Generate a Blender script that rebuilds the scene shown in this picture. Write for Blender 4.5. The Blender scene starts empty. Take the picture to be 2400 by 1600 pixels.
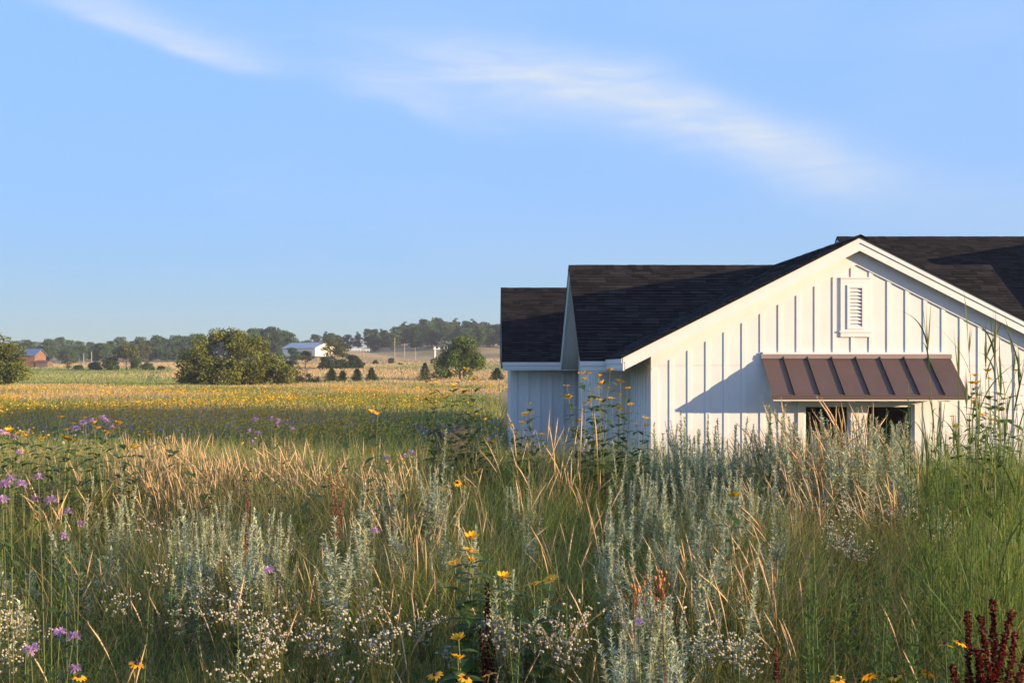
import bpy, math, random
import numpy as np
from mathutils import Vector, Matrix, Euler
random.seed(7); rng = np.random.default_rng(7)
SC = bpy.context.scene; COL = SC.collection
R = math.radians

# ---------------------------------------------------------------- camera
CAMZ, FPX, VX, VY = 2.7, 35/36*2400, 1150.0, 855.0
cam = bpy.data.cameras.new('camera'); cam_ob = bpy.data.objects.new('camera', cam); COL.objects.link(cam_ob)
cam.lens = 35; cam.sensor_width = 36; cam.shift_x = (1200-VX)/2400; cam.shift_y = (VY-800)/2400
cam.clip_start = .05; cam.clip_end = 6000
cam_ob.location = (0, 0, CAMZ); cam_ob.rotation_euler = (math.pi/2, 0, 0); SC.camera = cam_ob

# ---------------------------------------------------------------- sky + sun
SUN_A, SUN_E = 64.0, 8.6           # degrees right of straight-behind, elevation
world = bpy.data.worlds.new('World'); SC.world = world; world.use_nodes = True
def build_world():
    nt = world.node_tree; N = nt.nodes; L = nt.links
    def nd(t, **k):
        n = N.new(t)
        for a, b in k.items(): setattr(n, a, b)
        return n
    def math_(op, a, b=None, clamp=False):
        n = nd('ShaderNodeMath', operation=op, use_clamp=clamp)
        for i, v in enumerate((a, b)):
            if v is None: continue
            if isinstance(v, (int, float)): n.inputs[i].default_value = v
            else: L.new(v, n.inputs[i])
        return n.outputs[0]
    sky = nd('ShaderNodeTexSky', sky_type='NISHITA', sun_disc=False)
    sky.sun_elevation = R(SUN_E); sky.sun_rotation = R(180-SUN_A)
    sky.air_density = .55; sky.dust_density = 1.0; sky.ozone_density = 2.5
    bw = nd('ShaderNodeRGBToBW'); L.new(sky.outputs[0], bw.inputs[0])
    gain = math_('POWER', math_('MAXIMUM', bw.outputs[0], .05), -.95)
    sc = nd('ShaderNodeVectorMath', operation='SCALE'); L.new(sky.outputs[0], sc.inputs[0]); L.new(gain, sc.inputs['Scale'])
    tint = nd('ShaderNodeVectorMath', operation='MULTIPLY'); L.new(sc.outputs[0], tint.inputs[0]); tint.inputs[1].default_value = (1.20, 1.045, .96)
    # thin cirrus: streaks in direction space
    tc = nd('ShaderNodeTexCoord'); sep = nd('ShaderNodeSeparateXYZ'); L.new(tc.outputs['Generated'], sep.inputs[0])
    x, y, z = sep.outputs
    az = math_('ARCTAN2', x, y)
    el = math_('DIVIDE', z, math_('MAXIMUM', math_('SQRT', math_('ADD', math_('MULTIPLY', x, x), math_('MULTIPLY', y, y))), .02))
    comb = nd('ShaderNodeCombineXYZ'); L.new(az, comb.inputs[0]); L.new(el, comb.inputs[1])
    def noise(vec, scale, detail, rough, stretch, rot=0.0, dist=0.0, off=(0,0,0)):
        mp = nd('ShaderNodeMapping'); mp.inputs['Scale'].default_value = stretch; mp.inputs['Rotation'].default_value = (0, 0, rot); mp.inputs['Location'].default_value = off
        L.new(vec, mp.inputs[0]); n = nd('ShaderNodeTexNoise'); n.inputs['Scale'].default_value = scale
        n.inputs['Detail'].default_value = detail; n.inputs['Roughness'].default_value = rough; n.inputs['Distortion'].default_value = dist
        L.new(mp.outputs[0], n.inputs[0]); return n.outputs[0]
    nA = noise(comb.outputs[0], 7, 9, .62, (1, 4.5, 1), R(16), .9)      # fibres
    nB = noise(comb.outputs[0], 2.2, 3, .5, (1, 3, 1), R(14), .2, (3, 1, 0))
    wob = math_('MULTIPLY', math_('SUBTRACT', noise(comb.outputs[0], 5, 4, .55, (1, 1.6, 1)), .5), .05)
    def curve(pts, isel=False):
        c = nd('ShaderNodeFloatCurve'); c.inputs[0].default_value = 1
        m = nd('ShaderNodeMapRange'); m.inputs[1].default_value = -.6; m.inputs[2].default_value = .7
        L.new(az, m.inputs[0]); L.new(m.outputs[0], c.inputs[1])
        cv = c.mapping.curves[0]; P = [((math.atan(u)+.6)/1.3, v*(math.cos(math.atan(u)) if isel else 1)) for u, v in pts]
        cv.points[0].location = P[0]; cv.points[1].location = P[-1]
        for p in P[1:-1]: cv.points.new(*p)
        c.mapping.update(); return c.outputs[0]
    def band(center, width_up, width_dn, amp):
        d = math_('SUBTRACT', math_('ADD', el, wob), curve(center, True))
        up = math_('GREATER_THAN', d, 0.0)
        wd = math_('ADD', math_('MULTIPLY', up, width_up-width_dn), width_dn)
        q = math_('DIVIDE', d, wd)
        g = math_('EXPONENT', math_('MULTIPLY', math_('MULTIPLY', q, q), -1.0))
        return math_('MULTIPLY', g, curve(amp))
    b1 = band([(-.6, .42), (-.44, .365), (-.35, .335), (-.25, .305), (-.1, .29), (.7, .2)], .030, .010, [(-.6, .1), (-.45, .36), (-.36, .66), (-.28, .62), (-.22, .30), (-.15, .06), (0, 0), (.7, 0)])
    b2 = band([(-.6, .36), (-.2, .325), (-.05, .30), (.08, .285), (.2, .255), (.30, .215), (.40, .19), (.5, .175), (.7, .16)], .030, .038,
              [(-.6, 0), (-.24, .04), (-.12, .38), (0, .78), (.1, .95), (.2, .98), (.3, .80), (.38, .5), (.48, .18), (.7, .1)])
    b3 = band([(-.6, .30), (-.12, .275), (.0, .24), (.15, .235), (.7, .2)], .02, .012, [(-.6, 0), (-.18, .0), (-.09, .4), (-.02, .12), (.1, .05), (.7, 0)])
    fib = math_('MAXIMUM', math_('ADD', math_('MULTIPLY', nA, 1.9), -.10), .05)
    dens = math_('MULTIPLY', math_('ADD', math_('ADD', b1, b2), b3), fib)
    gen = math_('MULTIPLY', math_('MAXIMUM', math_('SUBTRACT', nB, .47), 0), math_('MULTIPLY', nA, 1.5))
    gen = math_('MULTIPLY', gen, math_('MULTIPLY', math_('MULTIPLY', el, 4, True), .9))
    dens = math_('ADD', dens, gen)
    dens = math_('MULTIPLY', dens, .85, True)
    mix = nd('ShaderNodeMix', data_type='RGBA'); L.new(dens, mix.inputs['Factor']); L.new(tint.outputs[0], mix.inputs['A'])
    mix.inputs['B'].default_value = (1.42, 1.55, 1.70, 1)
    bg = N['Background']; L.new(mix.outputs['Result'], bg.inputs[0]); bg.inputs[1].default_value = .15
build_world()
sun = bpy.data.lights.new('sun', 'SUN'); sun.energy = 2.85; sun.angle = R(.53); sun.color = (1.0, .735, .46)
sun_ob = bpy.data.objects.new('sun', sun); COL.objects.link(sun_ob)
a, e = R(SUN_A), R(SUN_E); SUNV = Vector((math.cos(e)*math.sin(a), -math.cos(e)*math.cos(a), math.sin(e)))
sun_ob.rotation_euler = SUNV.to_track_quat('Z', 'Y').to_euler(); sun_ob.location = (40, -20, 30)
SC.view_settings.view_transform = 'Standard'; SC.view_settings.look = 'None'; SC.view_settings.gamma = 1
SC.view_settings.exposure = 1.82
SC.render.engine = 'CYCLES'; SC.cycles.use_denoising = True; SC.cycles.max_bounces = 7
SC.cycles.diffuse_bounces = 3; SC.cycles.transmission_bounces = 4; SC.cycles.transparent_max_bounces = 6; SC.cycles.volume_bounces = 0

# ---------------------------------------------------------------- helpers
def W(px, py, d): return Vector(((px-VX)/FPX*d, d, CAMZ-(py-VY)/FPX*d))
PY = [-60, 0, 4, 7, 10, 12, 15, 24, 40, 70, 110, 140, 200, 300, 400, 600, 1000, 2500]
PZ = [.2, .25, .4, .70, 1.0, .84, .40, .30, .25, .15, .0, .1, 1.0, 3.3, 5.2, 8, 13, 30]
def ground(x, y):
    x = np.asarray(x, float); y = np.asarray(y, float)
    z = np.interp(y, PY, PZ)
    z = z + .10*np.sin(x*.31+1.3)*np.sin(y*.23+.4)*np.clip(y/20, .4, 1)*(y < 120)
    z = z + np.clip((y-110)/150, 0, 1)*(.7*np.sin(x*.021+.6)+.35*np.sin(x*.05+y*.02))*np.clip(y/260, 0, 1.3)
    z = z + 4.2*np.exp(-(((x+52)/20)**2+((y-345)/26)**2))            # grassy mound by the barn
    z = z + 7*np.exp(-(((x+25)/60)**2+((y-480)/70)**2))              # wooded rise
    pad = np.clip((x+1.5)/2.0, 0, 1)*np.clip((y-12.5)/2.5, 0, 1)*np.clip((48-y)/8, 0, 1)
    return z*(1-pad)
def gz(x, y): return float(ground(x, y))

def node_mat(name):
    m = bpy.data.materials.new(name); m.use_nodes = True
    nt = m.node_tree; return m, nt, nt.nodes['Principled BSDF'], nt.nodes, nt.links
def add_noise(nt, scale, detail=4, rough=.6, coord='Object', stretch=(1, 1, 1)):
    tc = nt.nodes.new('ShaderNodeTexCoord'); mp = nt.nodes.new('ShaderNodeMapping'); mp.inputs['Scale'].default_value = stretch
    n = nt.nodes.new('ShaderNodeTexNoise'); n.inputs['Scale'].default_value = scale; n.inputs['Detail'].default_value = detail; n.inputs['Roughness'].default_value = rough
    nt.links.new(tc.outputs[coord], mp.inputs[0]); nt.links.new(mp.outputs[0], n.inputs[0]); return n.outputs[0]
def ramp(nt, fac, stops):
    r = nt.nodes.new('ShaderNodeValToRGB'); el = r.color_ramp.elements
    el[0].position, el[0].color = stops[0][0], (*stops[0][1], 1); el[1].position, el[1].color = stops[-1][0], (*stops[-1][1], 1)
    for p, c in stops[1:-1]: q = el.new(p); q.color = (*c, 1)
    nt.links.new(fac, r.inputs[0]); return r.outputs[0]
def solid(name, c, rough=.6, var=.12, scale=6, spec=.4, metal=0, bump=0, stretch=(1, 1, 1)):
    m, nt, p, N, L = node_mat(name)
    f = add_noise(nt, scale, 5, .65, stretch=stretch)
    c0 = tuple(v*(1-var) for v in c); c1 = tuple(min(1, v*(1+var)) for v in c)
    L.new(ramp(nt, f, [(.3, c0), (.7, c1)]), p.inputs['Base Color'])
    p.inputs['Roughness'].default_value = rough; p.inputs['Specular IOR Level'].default_value = spec; p.inputs['Metallic'].default_value = metal
    if bump:
        b = N.new('ShaderNodeBump'); b.inputs['Strength'].default_value = bump; b.inputs['Distance'].default_value = .01
        L.new(f, b.inputs['Height']); L.new(b.outputs[0], p.inputs['Normal'])
    return m
def foliage(name, trans=.3, rough=.55, spec=.25, tmul=(1.15, 1.1, .7)):
    m, nt, p, N, L = node_mat(name)
    at = N.new('ShaderNodeAttribute'); at.attribute_name = 'Col'
    oi = N.new('ShaderNodeObjectInfo'); mr = N.new('ShaderNodeMapRange'); mr.inputs[3].default_value = .82; mr.inputs[4].default_value = 1.18
    L.new(oi.outputs['Random'], mr.inputs[0])
    v = N.new('ShaderNodeVectorMath'); v.operation = 'SCALE'; L.new(at.outputs['Color'], v.inputs[0]); L.new(mr.outputs[0], v.inputs['Scale'])
    L.new(v.outputs[0], p.inputs['Base Color']); p.inputs['Roughness'].default_value = rough; p.inputs['Specular IOR Level'].default_value = spec
    if trans:
        t = N.new('ShaderNodeBsdfTranslucent'); v2 = N.new('ShaderNodeVectorMath'); v2.operation = 'MULTIPLY'; v2.inputs[1].default_value = tmul
        L.new(v.outputs[0], v2.inputs[0]); L.new(v2.outputs[0], t.inputs[0])
        mx = N.new('ShaderNodeMixShader'); mx.inputs[0].default_value = trans
        L.new(p.outputs[0], mx.inputs[1]); L.new(t.outputs[0], mx.inputs[2]); L.new(mx.outputs[0], N['Material Output'].inputs[0])
    return m
M = {}
M['white'] = solid('white_paint', (.70, .695, .67), .5, .045, 2.2, .3, bump=.15)
M['white_wood'] = solid('white_trim', (.725, .715, .69), .5, .04, 4, .3)
M['soffit'] = solid('white_soffit', (.70, .70, .68), .6, .03, 4, .3)
M['metal'] = solid('brown_metal', (.098, .062, .050), .40, .10, 2.2, .45)
M['metal_edge'] = solid('brown_metal_edge', (.24, .185, .16), .4, .08, 3, .5)
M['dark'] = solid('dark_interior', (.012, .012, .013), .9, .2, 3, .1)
M['fol'] = foliage('leaf', .45); M['fol_tree'] = foliage('tree_leaf', .22, .6, .15); M['dry'] = foliage('dry_grass', .2, .6, .2, (1.1, 1, .8))
M['petal'] = foliage('petal', .25, .5, .2, (1.1, 1, .8)); M['sage'] = foliage('sage_leaf', .12, .75, .1, (1, 1, .8)); M['opaque'] = foliage('plant_stem', 0, .6, .25)
M['bark'] = solid('bark', (.11, .09, .07), .85, .3, 9, .1, bump=.5)
def shingle_mat():
    m, nt, p, N, L = node_mat('asphalt_shingle')
    at = N.new('ShaderNodeAttribute'); at.attribute_name = 'Col'
    oi = N.new('ShaderNodeObjectInfo'); mr = N.new('ShaderNodeMapRange'); mr.inputs[3].default_value = .80; mr.inputs[4].default_value = 1.2
    L.new(oi.outputs['Random'], mr.inputs[0])
    g = add_noise(nt, 160, 2, .7); gm = N.new('ShaderNodeMapRange'); gm.inputs[1].default_value = .3; gm.inputs[2].default_value = .7; gm.inputs[3].default_value = .6; gm.inputs[4].default_value = 1.4
    L.new(g, gm.inputs[0]); mu = N.new('ShaderNodeMath'); mu.operation = 'MULTIPLY'; L.new(mr.outputs[0], mu.inputs[0]); L.new(gm.outputs[0], mu.inputs[1])
    v = N.new('ShaderNodeVectorMath'); v.operation = 'SCALE'; L.new(at.outputs['Color'], v.inputs[0]); L.new(mu.outputs[0], v.inputs['Scale'])
    L.new(v.outputs[0], p.inputs['Base Color']); p.inputs['Roughness'].default_value = .9; p.inputs['Specular IOR Level'].default_value = .1
    return m
M['shingle'] = shingle_mat()
def glass_mat():
    m, nt, p, N, L = node_mat('window_glass')
    p.inputs['Base Color'].default_value = (.9, .95, .95, 1); p.inputs['Transmission Weight'].default_value = 1; p.inputs['Roughness'].default_value = .02; p.inputs['IOR'].default_value = 1.45
    f = add_noise(nt, 1.5, 2); L.new(ramp(nt, f, [(.3, (.85, .9, .9)), (.7, (.95, .97, .97))]), p.inputs['Base Color'])
    return m
M['glass'] = glass_mat()
def ground_mat():
    m, nt, p, N, L = node_mat('meadow_soil_and_turf')
    tc = N.new('ShaderNodeTexCoord'); sp = N.new('ShaderNodeSeparateXYZ'); L.new(tc.outputs['Object'], sp.inputs[0])
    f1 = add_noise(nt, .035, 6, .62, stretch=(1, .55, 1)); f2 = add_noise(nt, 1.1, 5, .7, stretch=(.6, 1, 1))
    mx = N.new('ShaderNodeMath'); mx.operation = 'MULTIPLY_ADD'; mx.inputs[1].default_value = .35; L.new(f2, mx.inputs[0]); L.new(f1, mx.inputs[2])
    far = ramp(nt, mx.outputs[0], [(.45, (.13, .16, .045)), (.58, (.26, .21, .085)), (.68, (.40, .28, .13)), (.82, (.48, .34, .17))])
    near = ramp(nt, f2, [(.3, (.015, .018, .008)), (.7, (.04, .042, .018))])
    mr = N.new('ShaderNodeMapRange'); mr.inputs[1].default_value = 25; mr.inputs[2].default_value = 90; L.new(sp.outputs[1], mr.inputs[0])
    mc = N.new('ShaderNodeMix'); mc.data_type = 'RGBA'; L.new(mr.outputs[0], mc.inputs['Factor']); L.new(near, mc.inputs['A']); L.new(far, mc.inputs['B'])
    L.new(mc.outputs['Result'], p.inputs['Base Color']); p.inputs['Roughness'].default_value = .95; p.inputs['Specular IOR Level'].default_value = .05
    b = N.new('ShaderNodeBump'); b.inputs['Strength'].default_value = .8; b.inputs['Distance'].default_value = .25; L.new(f2, b.inputs['Height']); L.new(b.outputs[0], p.inputs['Normal'])
    return m
M['ground'] = ground_mat()

def link(name, me, parent=None, loc=None):
    o = bpy.data.objects.new(name, me); COL.objects.link(o)
    if parent is not None:
        o.parent = parent
    if loc is not None: o.location = loc
    return o
def thing(name, label, cat, loc=(0, 0, 0), rz=0, group=None, mesh=None):
    o = bpy.data.objects.new(name, mesh); COL.objects.link(o); o.location = loc; o.rotation_euler = (0, 0, rz)
    o['label'] = label; o['category'] = cat
    if group: o['group'] = group
    return o
def mk(name, V, F, mat, C=None, smooth=False):
    """numpy mesh: V (n,3), F (m,k) or list of faces, C (n,3)"""
    me = bpy.data.meshes.new(name); V = np.asarray(V, np.float32)
    if isinstance(F, np.ndarray):
        m, k = F.shape; me.vertices.add(len(V)); me.vertices.foreach_set('co', V.ravel())
        me.loops.add(m*k); me.loops.foreach_set('vertex_index', F.astype(np.int32).ravel())
        me.polygons.add(m); me.polygons.foreach_set('loop_start', np.arange(0, m*k, k, dtype=np.int32))
        me.update(calc_edges=True)
    else:
        me.from_pydata([tuple(map(float, v)) for v in V], [], F)
    if C is not None:
        at = me.color_attributes.new('Col', 'FLOAT_COLOR', 'POINT')
        C4 = np.ones((len(V), 4), np.float32); C4[:, :3] = C; at.data.foreach_set('color', C4.ravel())
    me.materials.append(mat)
    if smooth: me.polygons.foreach_set('use_smooth', np.ones(len(me.polygons), bool))
    return me
class MB:
    def __init__(s): s.V = []; s.F = []; s.C = []
    def poly(s, pts, c=None):
        n = len(s.V); s.V += [tuple(p) for p in pts]; s.F.append(tuple(range(n, n+len(pts)))); s.C += [c or (1, 1, 1)]*len(pts)
    def box(s, x0, x1, y0, y1, z0, z1, c=None):
        s.prism([(x0, y0), (x1, y0), (x1, y1), (x0, y1)], z0, z1, 'z', c)
    def prism(s, pts, a, b, axis='y', c=None):
        """2-D outline extruded along axis from a to b"""
        def p3(p, t): return {'y': (p[0], t, p[1]), 'x': (t, p[0], p[1]), 'z': (p[0], p[1], t)}[axis]
        n = len(s.V); k = len(pts); s.V += [p3(p, a) for p in pts]+[p3(p, b) for p in pts]; s.C += [c or (1, 1, 1)]*(2*k)
        area = sum(pts[i][0]*pts[(i+1) % k][1]-pts[(i+1) % k][0]*pts[i][1] for i in range(k))
        fs = [tuple(n+i for i in range(k)), tuple(n+k+i for i in reversed(range(k)))]+[(n+(i+1) % k, n+i, n+k+i, n+k+(i+1) % k) for i in range(k)]
        if ((axis != 'y') == (area > 0)) != (a > b): fs = [f[::-1] for f in fs]
        s.F += fs
    def slab(s, o, u, v, w, c=None):
        """parallelepiped from corner o with edge vectors u, v, w"""
        o, u, v, w = map(Vector, (o, u, v, w)); n = len(s.V)
        P = [o, o+u, o+u+v, o+v]; s.V += [tuple(p) for p in P]+[tuple(p+w) for p in P]; s.C += [c or (1, 1, 1)]*8
        s.F += [(n+3, n+2, n+1, n), (n+4, n+5, n+6, n+7)]+[(n+i, n+(i+1) % 4, n+4+(i+1) % 4, n+4+i) for i in range(4)]
    def tube(s, pts, rad, sides=6, c=None):
        pts = [Vector(p) for p in pts]; n = len(s.V); k = len(pts)
        rad = rad if isinstance(rad, (list, tuple, np.ndarray)) else [rad]*k
        for i, p in enumerate(pts):
            t = (pts[min(i+1, k-1)]-pts[max(i-1, 0)]).normalized(); q = t.to_track_quat('Z', 'X')
            for j in range(sides):
                an = 2*math.pi*j/sides; s.V.append(tuple(p+q @ Vector((math.cos(an)*rad[i], math.sin(an)*rad[i], 0)))); s.C.append(c or (1, 1, 1))
        for i in range(k-1):
            for j in range(sides):
                a, b = n+i*sides+j, n+i*sides+(j+1) % sides; s.F.append((a, b, b+sides, a+sides))
        s.F.append(tuple(n+(k-1)*sides+j for j in range(sides)))
    def add(s, other, mat=None, c=None):
        n = len(s.V); s.V += [tuple(mat @ Vector(v)) for v in other.V] if mat else other.V
        s.F += [tuple(i+n for i in f) for f in other.F]; s.C += ([c]*len(other.C) if c else other.C)
    def mesh(s, name, mat, smooth=False):
        me = mk(name, s.V, s.F, mat, np.array(s.C) if s.C else None, smooth)
        return me
    def build(s, name, mat, parent=None, loc=None, smooth=False):
        V = s.V
        if parent is not None and loc is None:
            off = Vector((0, 0, 0)); p = parent
            while p is not None: off += p.location; p = p.parent
            s.V = [(v[0]-off.x, v[1]-off.y, v[2]-off.z) for v in V]
        o = link(name, s.mesh(name, mat, smooth), parent, loc); s.V = V; return o

# ---------------------------------------------------------------- terrain
def build_ground():
    ys = np.concatenate([np.arange(-60, 0, 6), np.arange(0, 30, .5), np.arange(30, 130, 3), np.arange(130, 700, 8), np.geomspace(700, 2600, 25)])
    us = np.linspace(-1, 1, 121); us = np.sign(us)*np.abs(us)**1.6
    Y, U = np.meshgrid(ys, us, indexing='ij'); X = U*(60+np.clip(Y, 0, None)*1.1); Z = ground(X, Y)
    V = np.stack([X, Y, Z], -1).reshape(-1, 3); n, m = Y.shape
    i = np.arange(n-1)[:, None]*m+np.arange(m-1)[None]; F = np.stack([i, i+1, i+m+1, i+m], -1).reshape(-1, 4)
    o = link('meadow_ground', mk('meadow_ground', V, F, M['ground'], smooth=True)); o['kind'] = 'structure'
build_ground()

# ---------------------------------------------------------------- house
GX, GZ, GP = 6.143, 4.845, .506          # front gable ridge x, ridge z, pitch
RAKE_Y, WALL_Y = 16.57, 16.74
WX0, WX1 = 2.71, 9.58                    # gable wall corners
EX0, EX1 = 2.1875, 10.10                 # gable eave tips
MY, MZ, MP = 21.65, 4.85, .745           # cross wing ridge y, z, pitch
ME0, ME1, MX0, MX1 = 18.9, 24.4, 1.723, 10.85
FY, FX0 = 28.0, .312                     # far wing ridge y, left rake
TH = .21                                 # roof edge depth (fascia)
def gable_z(x): return GZ-GP*abs(x-GX)
house = thing('farmhouse', 'white board-and-batten house with dark shingle roofs behind the tall prairie plants', 'house', (6.14, 20, 0))
shingle_cache = {}
def shingle_color(r):
    b = r.choice([.013, .017, .021, .026]); return (b*1.1, b*.97, b*.93)
def shingles(roof, o, u, v, width, length, e, keep, individual=0, seed=1):
    r = random.Random(seed); o, u, v = Vector(o), Vector(u).normalized(), Vector(v).normalized(); n = u.cross(v).normalized()
    if n.z < 0: n = -n
    rows = int(length/e)+1; mb = MB(); made = 0; base = roof.location + (roof.parent.location if roof.parent else Vector())
    tabs = []
    for i in range(rows):
        x = -r.random()*.3; h = min(e*1.05, length-i*e)
        if h < .02: continue
        while x < width:
            w = r.choice([.19, .27, .35]); x0, x1 = max(x, 0), min(x+w-.004, width); 
            if x1-x0 > .03:
                c = o+u*((x0+x1)/2)+v*(i*e+h/2)
                if keep(c): tabs.append((x0, x1, i*e, h, r.choice([.010, .017]), abs((x1-x0)-(w-.004)) < 1e-4 and abs(h-e*1.05) < 1e-4, w))
            x += w
    full = [t for t in tabs if t[5]]; pick = set(id(t) for t in sorted(full, key=lambda t: -t[6])[:individual])
    for t in tabs:
        x0, x1, y0, h, th, _, w = t; col = shingle_color(r)
        if id(t) in pick:
            key = (round(x1-x0, 3), th, col[0])
            if key not in shingle_cache:
                s = MB(); wd = x1-x0; s.V = [(0, 0, 0), (wd, 0, 0), (wd, h, 0), (0, h, 0), (0, 0, th), (wd, 0, th), (wd, h, .003), (0, h, .003)]
                s.F = [(3, 2, 1, 0), (4, 5, 6, 7), (0, 1, 5, 4), (1, 2, 6, 5), (2, 3, 7, 6), (3, 0, 4, 7)]; s.C = [col]*8
                shingle_cache[key] = s.mesh('shingle', M['shingle'])
            ob = link('shingle', shingle_cache[key], roof)
            mt = Matrix((u, v, n)).transposed().to_4x4(); mt.translation = o+u*x0+v*y0-base; ob.matrix_local = mt
        else:
            k = len(mb.V); P = [o+u*x0+v*y0, o+u*x1+v*y0, o+u*x1+v*(y0+h), o+u*x0+v*(y0+h)]
            mb.V += [tuple(p) for p in P]+[tuple(P[0]+n*th), tuple(P[1]+n*th), tuple(P[2]+n*.003), tuple(P[3]+n*.003)]
            mb.F += [tuple(k+i for i in f) for f in [(3, 2, 1, 0), (4, 5, 6, 7), (0, 1, 5, 4), (1, 2, 6, 5), (2, 3, 7, 6), (3, 0, 4, 7)]]; mb.C += [col]*8
    if mb.V: ob = mb.build('shingle_courses', M['shingle'], roof); ob['kind'] = 'stuff'
def ridge_caps(roof, p0, p1, side, drop, seed=3):
    """overlapping bent cap pieces along a ridge"""
    r = random.Random(seed); p0, p1 = Vector(p0), Vector(p1); L_ = (p1-p0).length; d = (p1-p0)/L_; side = Vector(side); n = int(L_/.16)
    mb = MB()
    for i in range(n):
        q = p0+d*(i*L_/n); w = d*(L_/n*1.12); lift = Vector((0, 0, .022+.006*r.random())); t = Vector((0, 0, .014)); c = shingle_color(r)
        for s in (1, -1):
            e = side*s*.14+Vector((0, 0, -drop*.14))
            mb.slab(q+lift-t, e, w, t, c)
    mb.build('ridge_cap', M['shingle'], roof)
def strip(mb, xa, za, xb, zb, t0, t1, y0, y1): mb.prism([(xa, za-t1), (xb, zb-t1), (xb, zb-t0), (xa, za-t0)], y0, y1, 'y')

def build_front_gable():
    # ---- roof
    roof = link('roof', None, house); roof['label'] = 'dark shingled front gable roof'
    for nm, xa, xb in (('left', EX0, GX), ('right', GX, EX1)):
        mb = MB(); strip(mb, xa, gable_z(xa), xb, gable_z(xb), .03, TH, RAKE_Y+.012, 28)
        mb.build('roof_deck', M['soffit'], roof)
        mb = MB(); strip(mb, xa-(.02 if xa == EX0 else 0), gable_z(xa-(.02 if xa == EX0 else 0)), xb+(.02 if xb == EX1 else 0), gable_z(xb+(.02 if xb == EX1 else 0)), .004, .03, RAKE_Y-.035, 28)
        mb.C = [(.017, .015, .0145)]*len(mb.V); mb.build('roof_felt', M['shingle'], roof)
    sl = math.hypot(GX-EX0, GZ-gable_z(EX0))
    def keepL(c): return c.z > MZ-MP*(MY-c.y)-.06 and c.y < MY
    shingles(roof, (EX0-.02, RAKE_Y-.035, gable_z(EX0-.02)), (0, 1, 0), (GX-EX0, 0, GZ-gable_z(EX0)), 5.1, sl, .118, keepL, 60, 11)
    shingles(roof, (EX1+.02, RAKE_Y-.035, gable_z(EX1+.02)), (0, 1, 0), (GX-EX1, 0, GZ-gable_z(EX1)), 5.1, sl, .118, keepL, 0, 12)
    ridge_caps(roof, (GX, RAKE_Y-.05, GZ), (GX, MY, GZ), (1, 0, 0), GP)
    # ---- rake boards: upper drip board, lower fascia, each side
    for xa, xb in ((EX0, GX), (GX, EX1)):
        mb = MB(); strip(mb, xa, gable_z(xa), xb, gable_z(xb), .031, .115, RAKE_Y-.018, RAKE_Y+.0115); mb.build('rake_trim', M['white_wood'], roof)
        mb = MB(); strip(mb, xa+(.05 if xa == EX0 else 0), gable_z(xa+(.05 if xa == EX0 else 0)), xb-(.05 if xb == EX1 else 0), gable_z(xb-(.05 if xb == EX1 else 0)), .1155, .245, RAKE_Y-.002, RAKE_Y+.0118); mb.build('fascia', M['white_wood'], roof)
    for xe, s in ((EX0, 1), (EX1, -1)):
        z = gable_z(xe); mb = MB(); a, b = sorted((xe-.014*s, xe+.012*s)); mb.box(a, b, RAKE_Y-.018, 18.9, z-.115, z-.028); mb.build('eave_trim', M['white_wood'], roof)
        a, b = sorted((xe+.0125*s, xe+.04*s)); mb = MB(); mb.box(a, b, RAKE_Y, 18.9, z-.24, z-.1155); mb.build('eave_fascia', M['white_wood'], roof)
    # ---- gable wall: upper and lower siding panels, battens, frieze, corner boards
    wall = link('gable_wall', None, house); wall['label'] = 'sunlit white board-and-batten gable wall'
    SEAM = 2.69; U = .215
    def under(x): return gable_z(x)-U
    mb = MB(); mb.prism([(WX0, SEAM+.004), (WX1, SEAM+.004), (WX1, under(WX1)), (GX, under(GX)), (WX0, under(WX0))] if under(WX0) > SEAM+.01 else [(WX0+.3, SEAM+.004), (WX1-.3, SEAM+.004), (GX, under(GX))], WALL_Y, WALL_Y+.1, 'y')
    mb.build('siding_panel', M['white'], wall)
    # lower panel split round the window opening
    OX0, OX1, OZ0, OZ1 = 5.26, 7.12, .75, 2.04
    for x0, x1, z0, z1 in ((WX0, OX0, -.3, SEAM), (OX1, WX1, -.3, SEAM), (OX0, OX1, OZ1, SEAM), (OX0, OX1, -.3, OZ0)):
        mb = MB(); mb.box(x0, x1, WALL_Y, WALL_Y+.1, z0, z1); mb.build('siding_panel', M['white'], wall)
    mb = MB(); mb.box(WX0+.02, WX1-.02, WALL_Y+.02, WALL_Y+.09, SEAM-.01, SEAM+.01); mb.build('seam_flashing', M['white'], wall)
    for xa, xb in ((WX0-.018, GX), (GX, WX1+.018)):            # frieze along the rake
        mb = MB(); strip(mb, xa, gable_z(xa), xb, gable_z(xb), .20, .465, WALL_Y-.024, WALL_Y-.0005)
        mb.build('frieze_board', M['white_wood'], wall)
    r = random.Random(5); k = -11
    while GX+k*.3048 < WX1-.1:
        x = GX-.06+k*.3048; k += 1
        if x < WX0+.16: continue
        top = gable_z(x)-.46; segs = [(-.3, top)]
        if 5.82 < x < 6.44: segs = [(-.3, 3.165), (4.16, top)]
        out = []
        for z0, z1 in segs:
            if 4.5 < x < 7.75:                             # awning and window below it
                if z0 < 2.9: out += [(2.915, z1)] if z1 > 2.95 else []
                else: out.append((z0, z1))
                if not (OX0-.12 < x < OX1+.12): out.append((-.3, 2.2))
            else: out.append((z0, z1))
        for z0, z1 in out:
            if z1-z0 > .04:
                mb = MB(); mb.box(x-.032, x+.032, WALL_Y-.016+.002*r.random(), WALL_Y-.0003, z0, z1); mb.build('batten', M['white_wood'], wall)
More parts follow.
